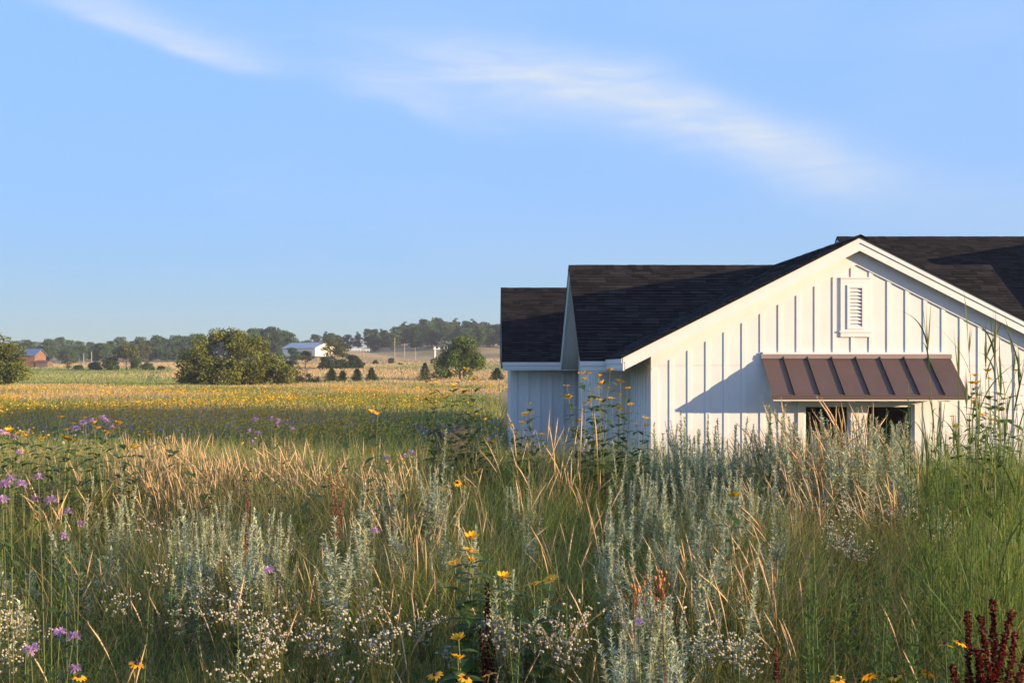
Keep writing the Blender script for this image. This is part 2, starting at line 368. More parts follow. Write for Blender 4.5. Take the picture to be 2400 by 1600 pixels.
    for x0, x1 in ((WX0-.02, WX0+.10), (WX1-.10, WX1+.02)):
        mb = MB(); mb.box(x0, x1, WALL_Y-.022, WALL_Y-.0003, -.3, 2.62); mb.build('corner_board', M['white_wood'], wall)
    # ---- side wall facing left
    sw = link('side_wall', None, house)
    for x0, x1, s in ((WX0, WX0+.1, -1), (WX1-.1, WX1, 1)):
        mb = MB(); mb.box(x0, x1, WALL_Y+.1, 19.35, -.3, 2.86); mb.build('siding_panel', M['white'], sw)
        y = WALL_Y+.02
        while y < 19.3:
            xx = x0 if s < 0 else x1; a, b = sorted((xx+s*.0003, xx+s*.02)); mb = MB(); mb.box(a, b, y, y+.06, -.3, 2.70); mb.build('batten', M['white_wood'], sw); y += .3048
    # ---- gable vent
    vent = link('gable_vent', None, house); vent['label'] = 'white louvred gable vent with sill'
    c = 6.126; Y = WALL_Y
    for nm, x0, x1, z0, z1, p in (('vent_frame', c-.25, c-.145, 3.27, 4.15, .030), ('vent_frame', c+.145, c+.25, 3.27, 4.15, .030), ('vent_frame', c-.145, c+.145, 4.04, 4.15, .030), ('vent_frame', c-.145, c+.145, 3.27, 3.30, .030),
                                  ('drip_cap', c-.255, c+.262, 4.151, 4.17, .045), ('sill', c-.275, c+.275, 3.245, 3.27, .055), ('apron', c-.255, c+.255, 3.17, 3.2445, .040),
                                  ('inner_frame', c-.145, c-.105, 3.30, 4.04, .048), ('inner_frame', c+.105, c+.145, 3.30, 4.04, .048), ('inner_frame', c-.105, c+.105, 3.99, 4.04, .048), ('inner_frame', c-.105, c+.105, 3.30, 3.335, .048)):
        mb = MB(); mb.box(x0, x1, Y-p, Y-.0004, z0, z1); mb.build(nm, M['white_wood'], vent)
    for i in range(11):
        z = 3.338+i*.0592; mb = MB(); mb.prism([(Y-.044, z), (Y-.040, z-.004), (Y-.002, z+.052), (Y-.006, z+.057)], c-.105, c+.105, 'x'); mb.build('louver_slat', M['white_wood'], vent)
    # ---- awning
    aw = link('awning', None, house); aw['label'] = 'brown standing-seam metal awning over the window'
    X0, X1, ya, za, yb, zb = 4.545, 7.715, WALL_Y-.02, 2.835, 16.05, 2.205
    sv = Vector((0, yb-ya, zb-za)); nv = Vector((0, -(za-zb), ya-yb)).normalized(); nv = Vector((0, zb-za, -(yb-ya))).normalized(); nv = nv if nv.z > 0 else -nv
    xs = [X0]+[X0+.36+i*.4035 for i in range(7)]+[X1]
    for i in range(8):
        mb = MB(); mb.slab((xs[i]+.002, ya, za), (xs[i+1]-xs[i]-.004, 0, 0), sv, -nv*.012); mb.build('metal_pan', M['metal'], aw)
    for i in range(1, 8):
        mb = MB(); mb.slab(Vector((xs[i]-.007, ya, za))+nv*.0005, (.014, 0, 0), sv*.985, nv*.036); mb.build('standing_seam', M['metal'], aw)
    mb = MB(); mb.box(X0-.01, X1+.01, yb-.012, yb+.012, zb-.055, zb-.004); mb.build('edge_trim', M['metal'], aw)
    mb = MB(); mb.prism([(ya-.05, za-.03), (ya-.035, za+.045), (WALL_Y-.0206, za+.045), (WALL_Y-.0206, za-.03)], X0-.012, X1+.012, 'x'); mb.build('head_flashing', M['metal_edge'], aw)
    mb = MB(); mb.box(X0+.02, X1-.06, WALL_Y-.05, WALL_Y-.0005, za+.046, za+.078); mb.build('head_trim', M['white_wood'], aw)
    mb = MB(); mb.box(X0+.02, X1-.02, yb+.02, yb+.06, zb-.085, zb-.045); mb.build('front_purlin', M['white_wood'], aw)
    mb = MB(); mb.slab((X0+.02, ya, za-.03), (X1-X0-.04, 0, 0), (0, yb+.06-ya, zb-za), (0, 0, -.012)); mb.build('underside', M['soffit'], aw)
    for i in range(6):
        x = X0+.30+i*.512; mb = MB(); mb.prism([(yb+.0605, zb-.04), (yb+.0605, zb-.10), (WALL_Y-.03, zb-.10), (WALL_Y-.03, za-.15)], x-.03, x+.03, 'x'); mb.build('bracket', M['white_wood'], aw)
    # ---- window
    win = link('window', None, house); win['label'] = 'dark window below the brown awning'
    mb = MB(); mb.box(OX0-.1, OX1+.1, WALL_Y-.045, WALL_Y-.0005, OZ1, OZ1+.13); mb.build('head_casing', M['white_wood'], win)
    for x0, x1 in ((OX0-.1, OX0), (OX1, OX1+.1)):
        mb = MB(); mb.box(x0, x1, WALL_Y-.03, WALL_Y-.0005, OZ0, OZ1); mb.build('side_casing', M['white_wood'], win)
    mb = MB(); mb.box(OX0-.13, OX1+.13, WALL_Y-.07, WALL_Y-.0005, OZ0-.06, OZ0-.0005); mb.build('sill', M['white_wood'], win)
    for x0, x1 in ((6.05, 6.29),):
        mb = MB(); mb.box(x0, x1, WALL_Y-.02, WALL_Y+.06, OZ0, OZ1); mb.build('mullion', M['white_wood'], win)
    for x0, x1 in ((OX0, 6.05), (6.29, OX1)):
        fr = MB(); t = .045
        for b in ((x0, x0+t, OZ0, OZ1), (x1-t, x1, OZ0, OZ1), (x0+t, x1-t, OZ1-t, OZ1), (x0+t, x1-t, OZ0, OZ0+t)): fr.box(b[0], b[1], WALL_Y+.02, WALL_Y+.055, b[2], b[3])
        mb = fr; mb.build('sash', M['white_wood'], win)
        mb = MB(); mb.box(x0+t, x1-t, WALL_Y+.036, WALL_Y+.041, OZ0+t, OZ1-t); mb.build('pane', M['glass'], win)
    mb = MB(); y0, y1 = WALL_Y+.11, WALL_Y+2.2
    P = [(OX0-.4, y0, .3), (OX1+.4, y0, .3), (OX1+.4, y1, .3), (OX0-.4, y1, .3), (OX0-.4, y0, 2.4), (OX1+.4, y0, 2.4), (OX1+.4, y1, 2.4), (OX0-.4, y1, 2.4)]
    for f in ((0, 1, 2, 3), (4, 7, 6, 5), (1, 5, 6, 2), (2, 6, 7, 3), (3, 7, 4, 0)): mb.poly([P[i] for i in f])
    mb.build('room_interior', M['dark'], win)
build_front_gable()

def build_wing(label, x0, x1, ry, rz, pitch, e0, e1, wx0, wx1, wy0, wy1, keep, indiv, seed, base=0, visible=None, rows_e=.1106):
    """gabled wing with its ridge along x"""
    roof = link('roof', None, house); roof['label'] = label
    def zz(y): return rz-pitch*abs(y-ry)
    for ya, yb in ((e0, ry), (ry, e1)):
        mb = MB(); mb.prism([(ya, zz(ya)-TH), (yb, zz(yb)-TH), (yb, zz(yb)-.03), (ya, zz(ya)-.03)], x0+.014, x1-.014, 'x'); mb.build('roof_deck', M['soffit'], roof)
        mb = MB(); mb.prism([(ya, zz(ya)-.03), (yb, zz(yb)-.03), (yb, zz(yb)-.004), (ya, zz(ya)-.004)], x0-.03, x1+.03, 'x'); mb.C = [(.017, .015, .0145)]*len(mb.V); mb.build('roof_felt', M['shingle'], roof)
        for xa in (x0, x1):
            a, b = (xa-.016, xa+.0135) if xa == x0 else (xa-.0135, xa+.016)
            mb = MB(); mb.prism([(ya, zz(ya)-.11), (yb, zz(yb)-.11), (yb, zz(yb)-.031), (ya, zz(ya)-.031)], a, b, 'x'); mb.build('rake_trim', M['white_wood'], roof)
            mb = MB(); mb.prism([(ya, zz(ya)-.245), (yb, zz(yb)-.245), (yb, zz(yb)-.1105), (ya, zz(ya)-.1105)], a+.012, b-.0005, 'x'); mb.build('fascia', M['white_wood'], roof)
    sl = math.hypot(ry-e0, rz-zz(e0)); xs0, xs1 = visible or (x0, x1)
    shingles(roof, (x0-.03, e0-.02, zz(e0-.02)), (1, 0, 0), (0, ry-e0, rz-zz(e0)), xs1-x0+.03, sl, rows_e, keep, indiv, seed)
    ridge_caps(roof, (x0-.03, ry, rz), (xs1, ry, rz), (0, 1, 0), pitch, seed)
    mb = MB(); mb.box(x0-.002, x1+.002, e0-.016, e0+.012, zz(e0)-.115, zz(e0)-.031); mb.build('eave_trim', M['white_wood'], roof)
    mb = MB(); mb.box(x0+.012, x1-.012, e0+.0125, e0+.04, zz(e0)-.24, zz(e0)-.1155); mb.build('eave_fascia', M['white_wood'], roof)
    wall = link('wing_wall', None, house)
    mb = MB(); mb.box(wx0+.1, wx1-.1, wy0, wy0+.1, base-.3, zz(wy0)-TH-.003); mb.build('siding_panel', M['white'], wall)
    for xa, xb in ((wx0, wx0+.1), (wx1-.1, wx1)):
        mb = MB(); mb.prism([(wy0, base-.3), (wy1, base-.3), (wy1, zz(wy1)-TH-.003), (ry, rz-TH-.003), (wy0, zz(wy0)-TH-.003)], xa, xb, 'x'); mb.build('siding_panel', M['white'], wall)
    x = wx0+.12
    while x < min(wx1-.1, xs1):
        mb = MB(); mb.box(x-.03, x+.03, wy0-.019, wy0-.0003, base-.3, zz(wy0)-TH-.01); mb.build('batten', M['white_wood'], wall); x += .3048
    y = wy0+.15
    while y < wy1-.05:
        mb = MB(); mb.box(wx0-.019, wx0-.0003, y-.03, y+.03, base-.3, zz(y)-TH-.05); mb.build('batten', M['white_wood'], wall); y += .3048
    mb = MB(); mb.box(wx0-.022, wx0+.09, wy0-.023, wy0-.0003, base-.3, zz(wy0)-TH-.012); mb.build('corner_board', M['white_wood'], wall)
    mb = MB(); mb.box(wx0-.0225, wx0-.0003, wy0+.0003, wy0+.09, base-.3, zz(wy0)-TH-.012); mb.build('corner_board', M['white_wood'], wall)
    return roof, wall
# cross wing behind the gable (its right half shows past the gable rake)
build_wing('dark shingled cross wing roof', MX0, MX1, MY, MZ, MP, ME0, ME1, 2.12, 10.45, 19.35, 23.95,
           lambda c: c.z > gable_z(c.x)-.06, 240, 21)
build_wing('far wing roof of dark shingles', FX0, 6.2, FY, MZ, MP, 25.25, 30.75, .53, 6.0, 25.7, 30.3, lambda c: c.x < 3.6, 0, 22, visible=(FX0, 3.6))
build_wing('tall main roof of dark shingles', 9.42, 21, 27.0, 6.16, .745, 23.9, 30.1, 9.8, 20.6, 24.35, 29.65, lambda c: c.x < 16 and c.z > 4.6, 0, 23, visible=(9.42, 16))
def build_gable2():
    gx, gzz, tx, tz, y0 = 15.4, 6.12, 13.05, 3.95, 24.1
    roof = link('roof', None, house); p = (gzz-tz)/(gx-tx)
    for s in (-1, 1):
        xa, xb = sorted((gx, gx+s*(gx-tx)))
        mb = MB(); strip(mb, xa, gzz-p*abs(xa-gx), xb, gzz-p*abs(xb-gx), .03, TH, y0, 27); mb.build('fascia', M['white_wood'], roof)
        mb = MB(); strip(mb, xa, gzz-p*abs(xa-gx), xb, gzz-p*abs(xb-gx), .0, .029, y0-.03, 27); mb.C = [(.017, .015, .0145)]*len(mb.V); mb.build('roof_felt', M['shingle'], roof)
    mb = MB(); mb.prism([(tx+.4, -.3), (2*gx-tx-.4, -.3), (2*gx-tx-.4, tz), (gx, gzz-TH), (tx+.4, tz)], y0+.3, y0+.4, 'y'); mb.build('siding_panel', M['white'], link('wing_wall', None, house))
build_gable2()

# ---------------------------------------------------------------- vegetation kit
def leaves(base, az, pitch, L, w, bo, bd, col, K=2, prof=(.3, 1, .05), roll=None, tipcol=None):
    """ribbons: base (n,3), azimuth, pitch, length, width, outward bend, downward bend, colour (n,3)"""
    base = np.atleast_2d(np.asarray(base, float)); n = len(base)
    f = lambda v: np.broadcast_to(np.asarray(v, float), (n,))
    az, pitch, L, w, bo, bd = map(f, (az, pitch, L, w, bo, bd)); col = np.broadcast_to(np.asarray(col, float), (n, 3))
    ca, sa, cp, sp = np.cos(az), np.sin(az), np.cos(pitch), np.sin(pitch)
    d = np.stack([ca*cp, sa*cp, sp], -1); out = np.stack([ca, sa, 0*ca], -1); side = np.stack([-sa, ca, 0*ca], -1)
    if roll is not None:
        roll = f(roll); nn = np.cross(side, d); side = side*np.cos(roll)[:, None]+nn*np.sin(roll)[:, None]
    t = np.linspace(0, 1, K+1); pr = np.interp(t, np.linspace(0, 1, len(prof)), prof)
    c = base[:, None]+L[:, None, None]*(d[:, None]*t[None, :, None]+(out*bo[:, None]+np.array([0, 0, -1])*bd[:, None])[:, None]*(t**2)[None, :, None])
    o = side[:, None]*(w[:, None]*pr[None])[:, :, None]*.5
    V = np.stack([c-o, c+o], 2).reshape(-1, 3)
    i = (np.arange(n)*(K+1)*2)[:, None]+np.arange(K)[None]*2; F = np.stack([i, i+1, i+3, i+2], -1).reshape(-1, 4)
    if tipcol is None: C = np.repeat(col, (K+1)*2, 0)
    else:
        tc = np.broadcast_to(np.asarray(tipcol, float), (n, 3)); C = (col[:, None]*(1-t)[None, :, None]+tc[:, None]*t[None, :, None]).repeat(2, 1).reshape(-1, 3)
    return V, F, C
def join(*parts):
    V, F, C, n = [], [], [], 0
    for v, f, c in parts:
        V.append(v); F.append(f+n); C.append(c); n += len(v)
    return np.concatenate(V), np.concatenate(F), np.concatenate(C)
def tubes(paths, radii, cols, sides=4):
    """paths: list of (k,3) arrays -> quads"""
    V, F, C, n = [], [], [], 0
    for p, r, c in zip(paths, radii, cols):
        p = np.asarray(p, float); k = len(p); r = np.broadcast_to(r, (k,)); t = np.gradient(p, axis=0); t /= np.linalg.norm(t, axis=1)[:, None]+1e-9
        a = np.cross(t, [.3, .9, .1]); a /= np.linalg.norm(a, axis=1)[:, None]+1e-9; b = np.cross(t, a)
        an = np.arange(sides)*2*np.pi/sides
        V.append((p[:, None]+r[:, None, None]*(a[:, None]*np.cos(an)[None, :, None]+b[:, None]*np.sin(an)[None, :, None])).reshape(-1, 3))
        i = (np.arange(k-1)*sides)[:, None]; j = np.arange(sides)[None]; jn = (j+1) % sides
        F.append(np.stack([i+j, i+jn, i+sides+jn, i+sides+j], -1).reshape(-1, 4)+n); C.append(np.broadcast_to(c, (k*sides, 3))); n += k*sides
    return np.concatenate(V), np.concatenate(F), np.concatenate(C)
def jit(c, n, v=.18, hue=.06):
    c = np.asarray(c, float); k = 1+rng.normal(0, v, (n, 1)); h = 1+rng.normal(0, hue, (n, 3)); return np.clip(c*np.clip(k, .45, 1.7)*h, .002, .95)
def U(a, b, n=None): return rng.uniform(a, b, n)
def bez(p0, p1, p2, k=7):
    t = np.linspace(0, 1, k)[:, None]; return (1-t)**2*np.asarray(p0)+2*t*(1-t)*np.asarray(p1)+t**2*np.asarray(p2)
def obj(name, vfc, mat, parent=None, loc=None, smooth=False):
    return link(name, mk(name, vfc[0], vfc[1], mat, vfc[2], smooth), parent, loc)
def copy_thing(root, loc, rz, sc=1.0, label=None, tilt=0.0):
    r = root.copy(); COL.objects.link(r); r.location = loc; r.rotation_euler = (tilt*math.cos(rz*3), tilt*math.sin(rz*3), rz); r.scale = (sc, sc, sc)
    if label: r['label'] = label
    for ch in list(root.children):
        c = ch.copy(); COL.objects.link(c); c.parent = r
        for g in list(ch.children):
            q = g.copy(); COL.objects.link(q); q.parent = c
    return r
DS = np.linspace(3.0, 10.2, 300)
def spot(px, py, h):
    """ground point where a plant h tall reaches image height py at column px"""
    z = ground((px-VX)/FPX*DS, DS); p = VY+(CAMZ-z-h)*FPX/DS; i = int(np.argmin(np.abs(p-py))); d = DS[i]
    return (px-VX)/FPX*d, d, float(z[i])
def wpos(px, py, d): return np.array([(px-VX)/FPX*d, d, CAMZ-(py-VY)/FPX*d])
GREEN, DKGREEN, TAN, SAGE = (.27, .33, .07), (.15, .225, .06), (.63, .45, .24), (.50, .53, .34)
YEL = (.82, .45, .015)

# ---------------------------------------------------------------- flower heads shared by many plants
def ray_flower(R_, n, up, droop, c, w=.30):
    az = np.arange(n)*2*np.pi/n+U(-.08, .08, n); b = np.stack([np.cos(az)*R_*.18, np.sin(az)*R_*.18, 0*az], -1)
    return leaves(b, az, up+U(-.12, .12, n), R_*.84*U(.9, 1.08, n), R_*w*2*.62, 0, droop, jit(c, n, .1, .03), 3, (.45, 1, .9, .25), U(-.2, .2, n))
def dome(r, h, c, seg=8, rings=3):
    P = []; 
    for i in range(rings+1):
        a = i/rings*math.pi/2; P.append((r*math.cos(a)+1e-4, h*math.sin(a)))
    V = np.array([(q*math.cos(2*math.pi*j/seg), q*math.sin(2*math.pi*j/seg), z) for q, z in P for j in range(seg)])
    F = np.array([(i*seg+j, i*seg+(j+1) % seg, (i+1)*seg+(j+1) % seg, (i+1)*seg+j) for i in range(rings) for j in range(seg)])
    return V, F, jit(c, len(V), .2)
ME_FLOWER = [mk('flower_rays', *ray_flower(.036, 12, R(u), d, YEL)[:2], M['petal'], ray_flower(.036, 12, R(u), d, YEL)[2]) for u, d in ((14, .1), (26, .2), (36, .05))]
ME_DISC = mk('flower_disc', *dome(.0095, .009, (.42, .17, .015))[:2], M['opaque'], dome(.0095, .009, (.42, .17, .015))[2])
ME_SUSAN = mk('flower_rays', *ray_flower(.034, 11, R(4), .25, (.78, .36, .012))[:2], M['petal'], ray_flower(.034, 11, R(4), .25, (.78, .36, .012))[2])
ME_CONE = mk('flower_cone', *dome(.010, .014, (.02, .011, .007))[:2], M['opaque'], dome(.010, .014, (.02, .011, .007))[2])
def balm_head():
    n = 110; az = U(0, 6.28, n); p = U(-.25, 1.3, n)
    return leaves(np.stack([np.cos(az)*.005, np.sin(az)*.005, U(-.004, .006, n)], -1), az, p, U(.014, .028, n), .003, 0, .35, jit((.56, .34, .56), n, .2), 2, (.5, .8, 1))
ME_BALM = mk('flower_head', *balm_head()[:2], M['petal'], balm_head()[2])
def broadleaf(c, wl=.42):
    return leaves([(0, 0, 0)], 0, .35, 1.0, wl, 0, .45, [c], 4, (.12, .8, 1, .65, .03))
ME_LEAF = [mk('leaf', *(q := broadleaf(c))[:2], M['fol'], q[2]) for c in ((.085, .14, .03), (.12, .18, .04), (.07, .115, .03))]

def place_leaf(parent, p, az, size, pitch=0.0, me=None):
    o = link('leaf', me or random.choice(ME_LEAF), parent); o.location = p; o.rotation_euler = (0, pitch, az); o.scale = (size, size, size); return o
def place_head(parent, p, me, disc, size=1.0, tilt=(0, 0), rz=0):
    o = link('flower', me, parent); o.location = p; o.rotation_euler = (tilt[0], tilt[1], rz); o.scale = (size,)*3
    if disc is not None: link('flower_disc', disc, o)
    return o
def flower_plant(name, label, cat, group, heads, d, kind):
    """plant whose stems end in flower heads at the given places"""
    P = [wpos(px, py, d*(1+random.uniform(-.015, .015))) for px, py in heads]
    bx = float(np.mean([p[0] for p in P]))+random.uniform(-.06, .06); by = float(np.mean([p[1] for p in P])); bz = gz(bx, by)
    root = thing(name, label, cat, (bx, by, bz), 0, group); base = np.array([bx, by, bz])
    paths, rad, cols = [], [], []; c0 = {'helio': (.17, .19, .07), 'susan': (.09, .12, .04), 'balm': (.12, .14, .05)}[kind]
    top = max(p[2]-bz for p in P)
    for i, p in enumerate(P):
        q = p-base; h = q[2]; foot = np.array([random.uniform(-.05, .05), random.uniform(-.05, .05), 0])
        ctrl = np.array([foot[0]*.6+q[0]*random.uniform(.1, .45), foot[1]*.6+q[1]*.3, h*random.uniform(.5, .7)])
        path = bez(foot, ctrl, q-np.array([0, 0, .004]), 8); paths.append(path); rad.append(np.linspace(.0034, .0019, 8)); cols.append(np.array(c0)*random.uniform(.85, 1.15))
        if kind == 'helio':
            place_head(root, q, random.choice(ME_FLOWER), ME_DISC, random.uniform(1.05, 1.45), (random.uniform(-.15, .45), random.uniform(-.2, .35)), random.uniform(0, 6))
            lv = np.linspace(h*.42, h*.94, 9 if i < 3 else 5)
        elif kind == 'susan':
            place_head(root, q, ME_SUSAN, ME_CONE, random.uniform(.85, 1.15), (random.uniform(.2, .7), random.uniform(-.3, .3)), random.uniform(0, 6)); lv = [h*.5]
        else:
            place_head(root, q, ME_BALM, None, random.uniform(.95, 1.3), (random.uniform(-.1, .3), random.uniform(-.2, .2)), random.uniform(0, 6)); lv = np.linspace(h*.35, h*.97, 7)
        a0 = random.uniform(0, 3.14)
        for j, z in enumerate(lv):
            t = z/h; k = np.array([np.interp(z, path[:, 2], path[:, m]) for m in range(3)]); sz = {'helio': .17, 'susan': .08, 'balm': .075}[kind]*(1.15-.5*t)*random.uniform(.8, 1.2)
            for s in (0, math.pi): place_leaf(root, k, a0+j*1.57+s+random.uniform(-.3, .3), sz, random.uniform(-.4, .35))
    obj('stem', tubes(paths, rad, cols), M['opaque'], root)
    return root
def groups_of(lst, n):
    lst = sorted(lst); return [lst[i:i+n] for i in range(0, len(lst), n)]

def hero_flowers():
    A = [(1061, 873), (1092, 867), (1118, 863), (1018, 891), (1023, 898), (1011, 902), (1000, 894), (1064, 906), (1106, 885), (1111, 890), (1088, 916), (1085, 922), (1042, 934), (1108, 951), (1094, 968), (1115, 969), (1135, 985), (1102, 1039), (1133, 1027), (1159, 1038)]
    B = [(1240, 946), (1244, 969), (1230, 970), (1224, 991), (1196, 997), (1210, 1017), (1271, 1020)]
    Cc = [(1362, 877), (1377, 876), (1370, 889), (1404, 882), (1430, 868), (1410, 899), (1395, 911), (1405, 909), (1424, 910), (1454, 893), (1471, 910), (1451, 925), (1386, 928), (1383, 940), (1374, 945), (1405, 937), (1412, 938), (1433, 934), (1479, 948), (1452, 956), (1513, 980), (1514, 995), (1492, 993), (1356, 985), (1329, 905), (1332, 930), (1378, 1014)]
    D = [(2316, 870), (2318, 887), (2285, 881), (2280, 899), (2289, 899), (2379, 868), (2293, 926), (2283, 934), (2283, 945), (2289, 952), (2322, 932), (2343, 923), (2352, 936), (2343, 959), (2302, 973), (2324, 984), (2230, 976), (2243, 1001), (2385, 950)]
    E = [(1105, 1260), (1103, 1290), (1065, 1320), (1105, 1315)]; E2 = [(1180, 1353), (1252, 1370), (1290, 1358)]; E3 = [(1073, 1543), (1075, 1497)]
    Lf = [(143, 977), (198, 979), (172, 992), (222, 991), (158, 1006), (265, 1003), (278, 993), (20, 1000), (22, 1010), (50, 1015), (60, 1020), (90, 1024), (153, 1026), (168, 1031), (345, 1012), (352, 1018), (310, 1050), (325, 1046), (100, 1028), (12, 1018), (248, 1015), (225, 1004), (885, 968), (876, 966), (868, 1056)]
    grp = 'yellow daisy plants in the meadow'
    names = {'A': ('tall yellow daisy plant standing clear of the field left of the house', 'yellow daisy plant left of the house corner'), }
    def do(lst, n, d, labels):
        for i, h in enumerate(groups_of(lst, n)):
            flower_plant('yellow_daisy_plant', labels[min(i, len(labels)-1)], 'wildflower', grp, h, d*(1+.03*math.sin(i*2.3)), 'helio')
    do(A, 4, 10.0, ['leftmost tall yellow daisy plant against the far field left of the house', 'second tall yellow daisy plant from the left, against the far field', 'third tall yellow daisy plant from the left, before the round tree', 'fourth tall yellow daisy plant, right of the round tree base', 'low yellow daisy plant nearest the house corner'])
    do(B, 4, 9.6, ['small yellow daisy plant before the left edge of the far wing', 'small yellow daisy plant before the blue-shaded far wing wall'])
    do(Cc, 6, 9.2, ['leafy yellow daisy plant before the left end of the cross wing', 'yellow daisy plant before the shaded cross wing wall, second of the clump', 'tallest yellow daisy plant before the shaded cross wing wall', 'yellow daisy plant before the shaded inner corner of the house', 'yellow daisy plant at the lit corner of the gable wall'])
    do(D, 5, 8.3, ['yellow daisy plant just right of the awning', 'second yellow daisy plant right of the awning', 'third yellow daisy plant right of the awning among tall grass', 'yellow daisy plant at the right edge of the picture'])
    do(E, 4, 5.2, ['yellow daisy plant with stacked flowers in the middle foreground']); do(E2, 3, 5.0, ['low yellow daisy plant right of the stacked one in the foreground']); do(E3, 2, 4.6, ['yellow daisy plant facing the camera at the bottom edge'])
    do([(1720, 1161)], 1, 6.6, ['single yellow daisy rising from the grey sage stand'])
    do(Lf, 4, 8.2, ['yellow daisy plant at the far left edge of the near meadow', 'second yellow daisy plant from the left edge', 'yellow daisy plant third from the left edge', 'yellow daisy plant beside the pink blooms on the left', 'yellow daisy plant right of the pink blooms on the left', 'yellow daisy plant among tan grass stems', 'yellow daisy plant at the edge of the dark gap in the meadow'])
    for i, (h, d, lb) in enumerate([([(1963, 1591), (2038, 1583)], 4.3, 'black-eyed daisy plant with two heads at the bottom edge'), ([(2099, 1585), (2174, 1576)], 4.3, 'black-eyed daisy plant left of the dark red dock'), ([(2250, 1505), (2215, 1510)], 4.2, 'black-eyed daisy flowering inside the dark red dock'),
                                    ([(1118, 1102), (1087, 1133)], 7.0, 'small black-eyed daisy below the tall yellow daisies'), ([(1072, 1131), (1047, 1142)], 6.9, 'small black-eyed daisy left of its twin in mid meadow'),
                                    ([(1091, 1588), (1020, 1580), (1147, 1577)], 4.2, 'black-eyed daisy plant at the bottom centre'), ([(185, 1585), (320, 1555)], 4.2, 'black-eyed daisy plant in the lower left corner')]):
        flower_plant('black_eyed_daisy', lb, 'wildflower', 'black-eyed daisies low in the meadow', h, d, 'susan')
    for h, d, lb in [([(25, 1120), (11, 1134), (5, 1170)], 4.8, 'pink bee balm at the left picture edge'), ([(51, 1133), (81, 1169)], 4.8, 'bee balm with a violet-blue head second from the left edge'), ([(90, 1117), (120, 1170)], 4.8, 'pink bee balm third from the left edge'), ([(158, 1198), (188, 1226), (150, 1255)], 4.9, 'low pink bee balm right of the leafy clump'),
                     ([(215, 985), (240, 978), (250, 985)], 8.2, 'pink bee balm among yellow daisies on the left'), ([(195, 990), (180, 1003), (262, 1000)], 8.2, 'lilac bee balm left of the pink one among yellow daisies'), ([(598, 983), (636, 980), (652, 985)], 8.2, 'pink bee balm left of centre above the tan grass'), ([(672, 988), (648, 995), (685, 1005)], 8.2, 'pink bee balm right of its twin above the tan grass'), ([(605, 1015), (585, 1010), (592, 1036)], 8.0, 'low pink bee balm above the tan grass'),
                     ([(5, 1012), (20, 1018), (35, 1024), (45, 1058)], 7.6, 'pink bee balm beside yellow blooms at the left edge'), ([(880, 1243)], 5.8, 'single violet bee balm between two sage plumes'), ([(628, 1335)], 4.8, 'single pink bee balm in the lower left centre'), ([(1498, 1455)], 4.4, 'single pink bloom below the orange seed heads'), ([(172, 1490), (140, 1480), (175, 1565), (72, 1520)], 4.0, 'magenta blooms in the lower left corner'), ([(950, 1068), (965, 1060), (905, 1075)], 7.6, 'violet bee balm behind the sage plume at centre')]:
        flower_plant('bee_balm', lb, 'wildflower', 'bee balm plants in the meadow', h, d, 'balm')
hero_flowers()

# ---------------------------------------------------------------- sage
def sage_vfc(h, nl, big=1.0, bush=0):
    paths = [bez((0, 0, 0), (U(-.03, .03), U(-.03, .03), h*.5), (U(-.05, .05), U(-.05, .05), h*.98), 8)]; parts = []
    for b in range(bush):
        z = h*U(.35, .75); a = U(0, 6.28); r = h*U(.06, .11); p0 = [np.interp(z, paths[0][:, 2], paths[0][:, k]) for k in range(3)]
        paths.append(bez(p0, (p0[0]+math.cos(a)*r*.8, p0[1]+math.sin(a)*r*.8, z+r*.5), (p0[0]+math.cos(a)*r, p0[1]+math.sin(a)*r, z+r*2.6), 5))
    st = tubes(paths, [np.linspace(.0035, .0015, len(p)) for p in paths], [np.array((.30, .31, .22))]*len(paths), 3)
    for i, p in enumerate(paths):
        n = nl if i == 0 else int(nl*.28); t = U(.18 if i == 0 else .1, 1.02, n); zz = np.linspace(0, 1, len(p))
        B = np.stack([np.interp(t, zz, p[:, k]) for k in range(3)], -1); az = np.arange(n)*2.4+U(-.4, .4, n)
        L_ = (.062-.040*t)*big*U(.55, 1.35, n)*(1 if i == 0 else .7)
        parts.append(leaves(B, az, .55+.5*t+U(-.3, .3, n), L_, L_*U(.13, .2, n)+.0016, .15, U(.1, .55, n), jit(SAGE, n, .16, .04), 2, (.5, 1, .08), U(-.6, .6, n)))
    return st, join(*parts)
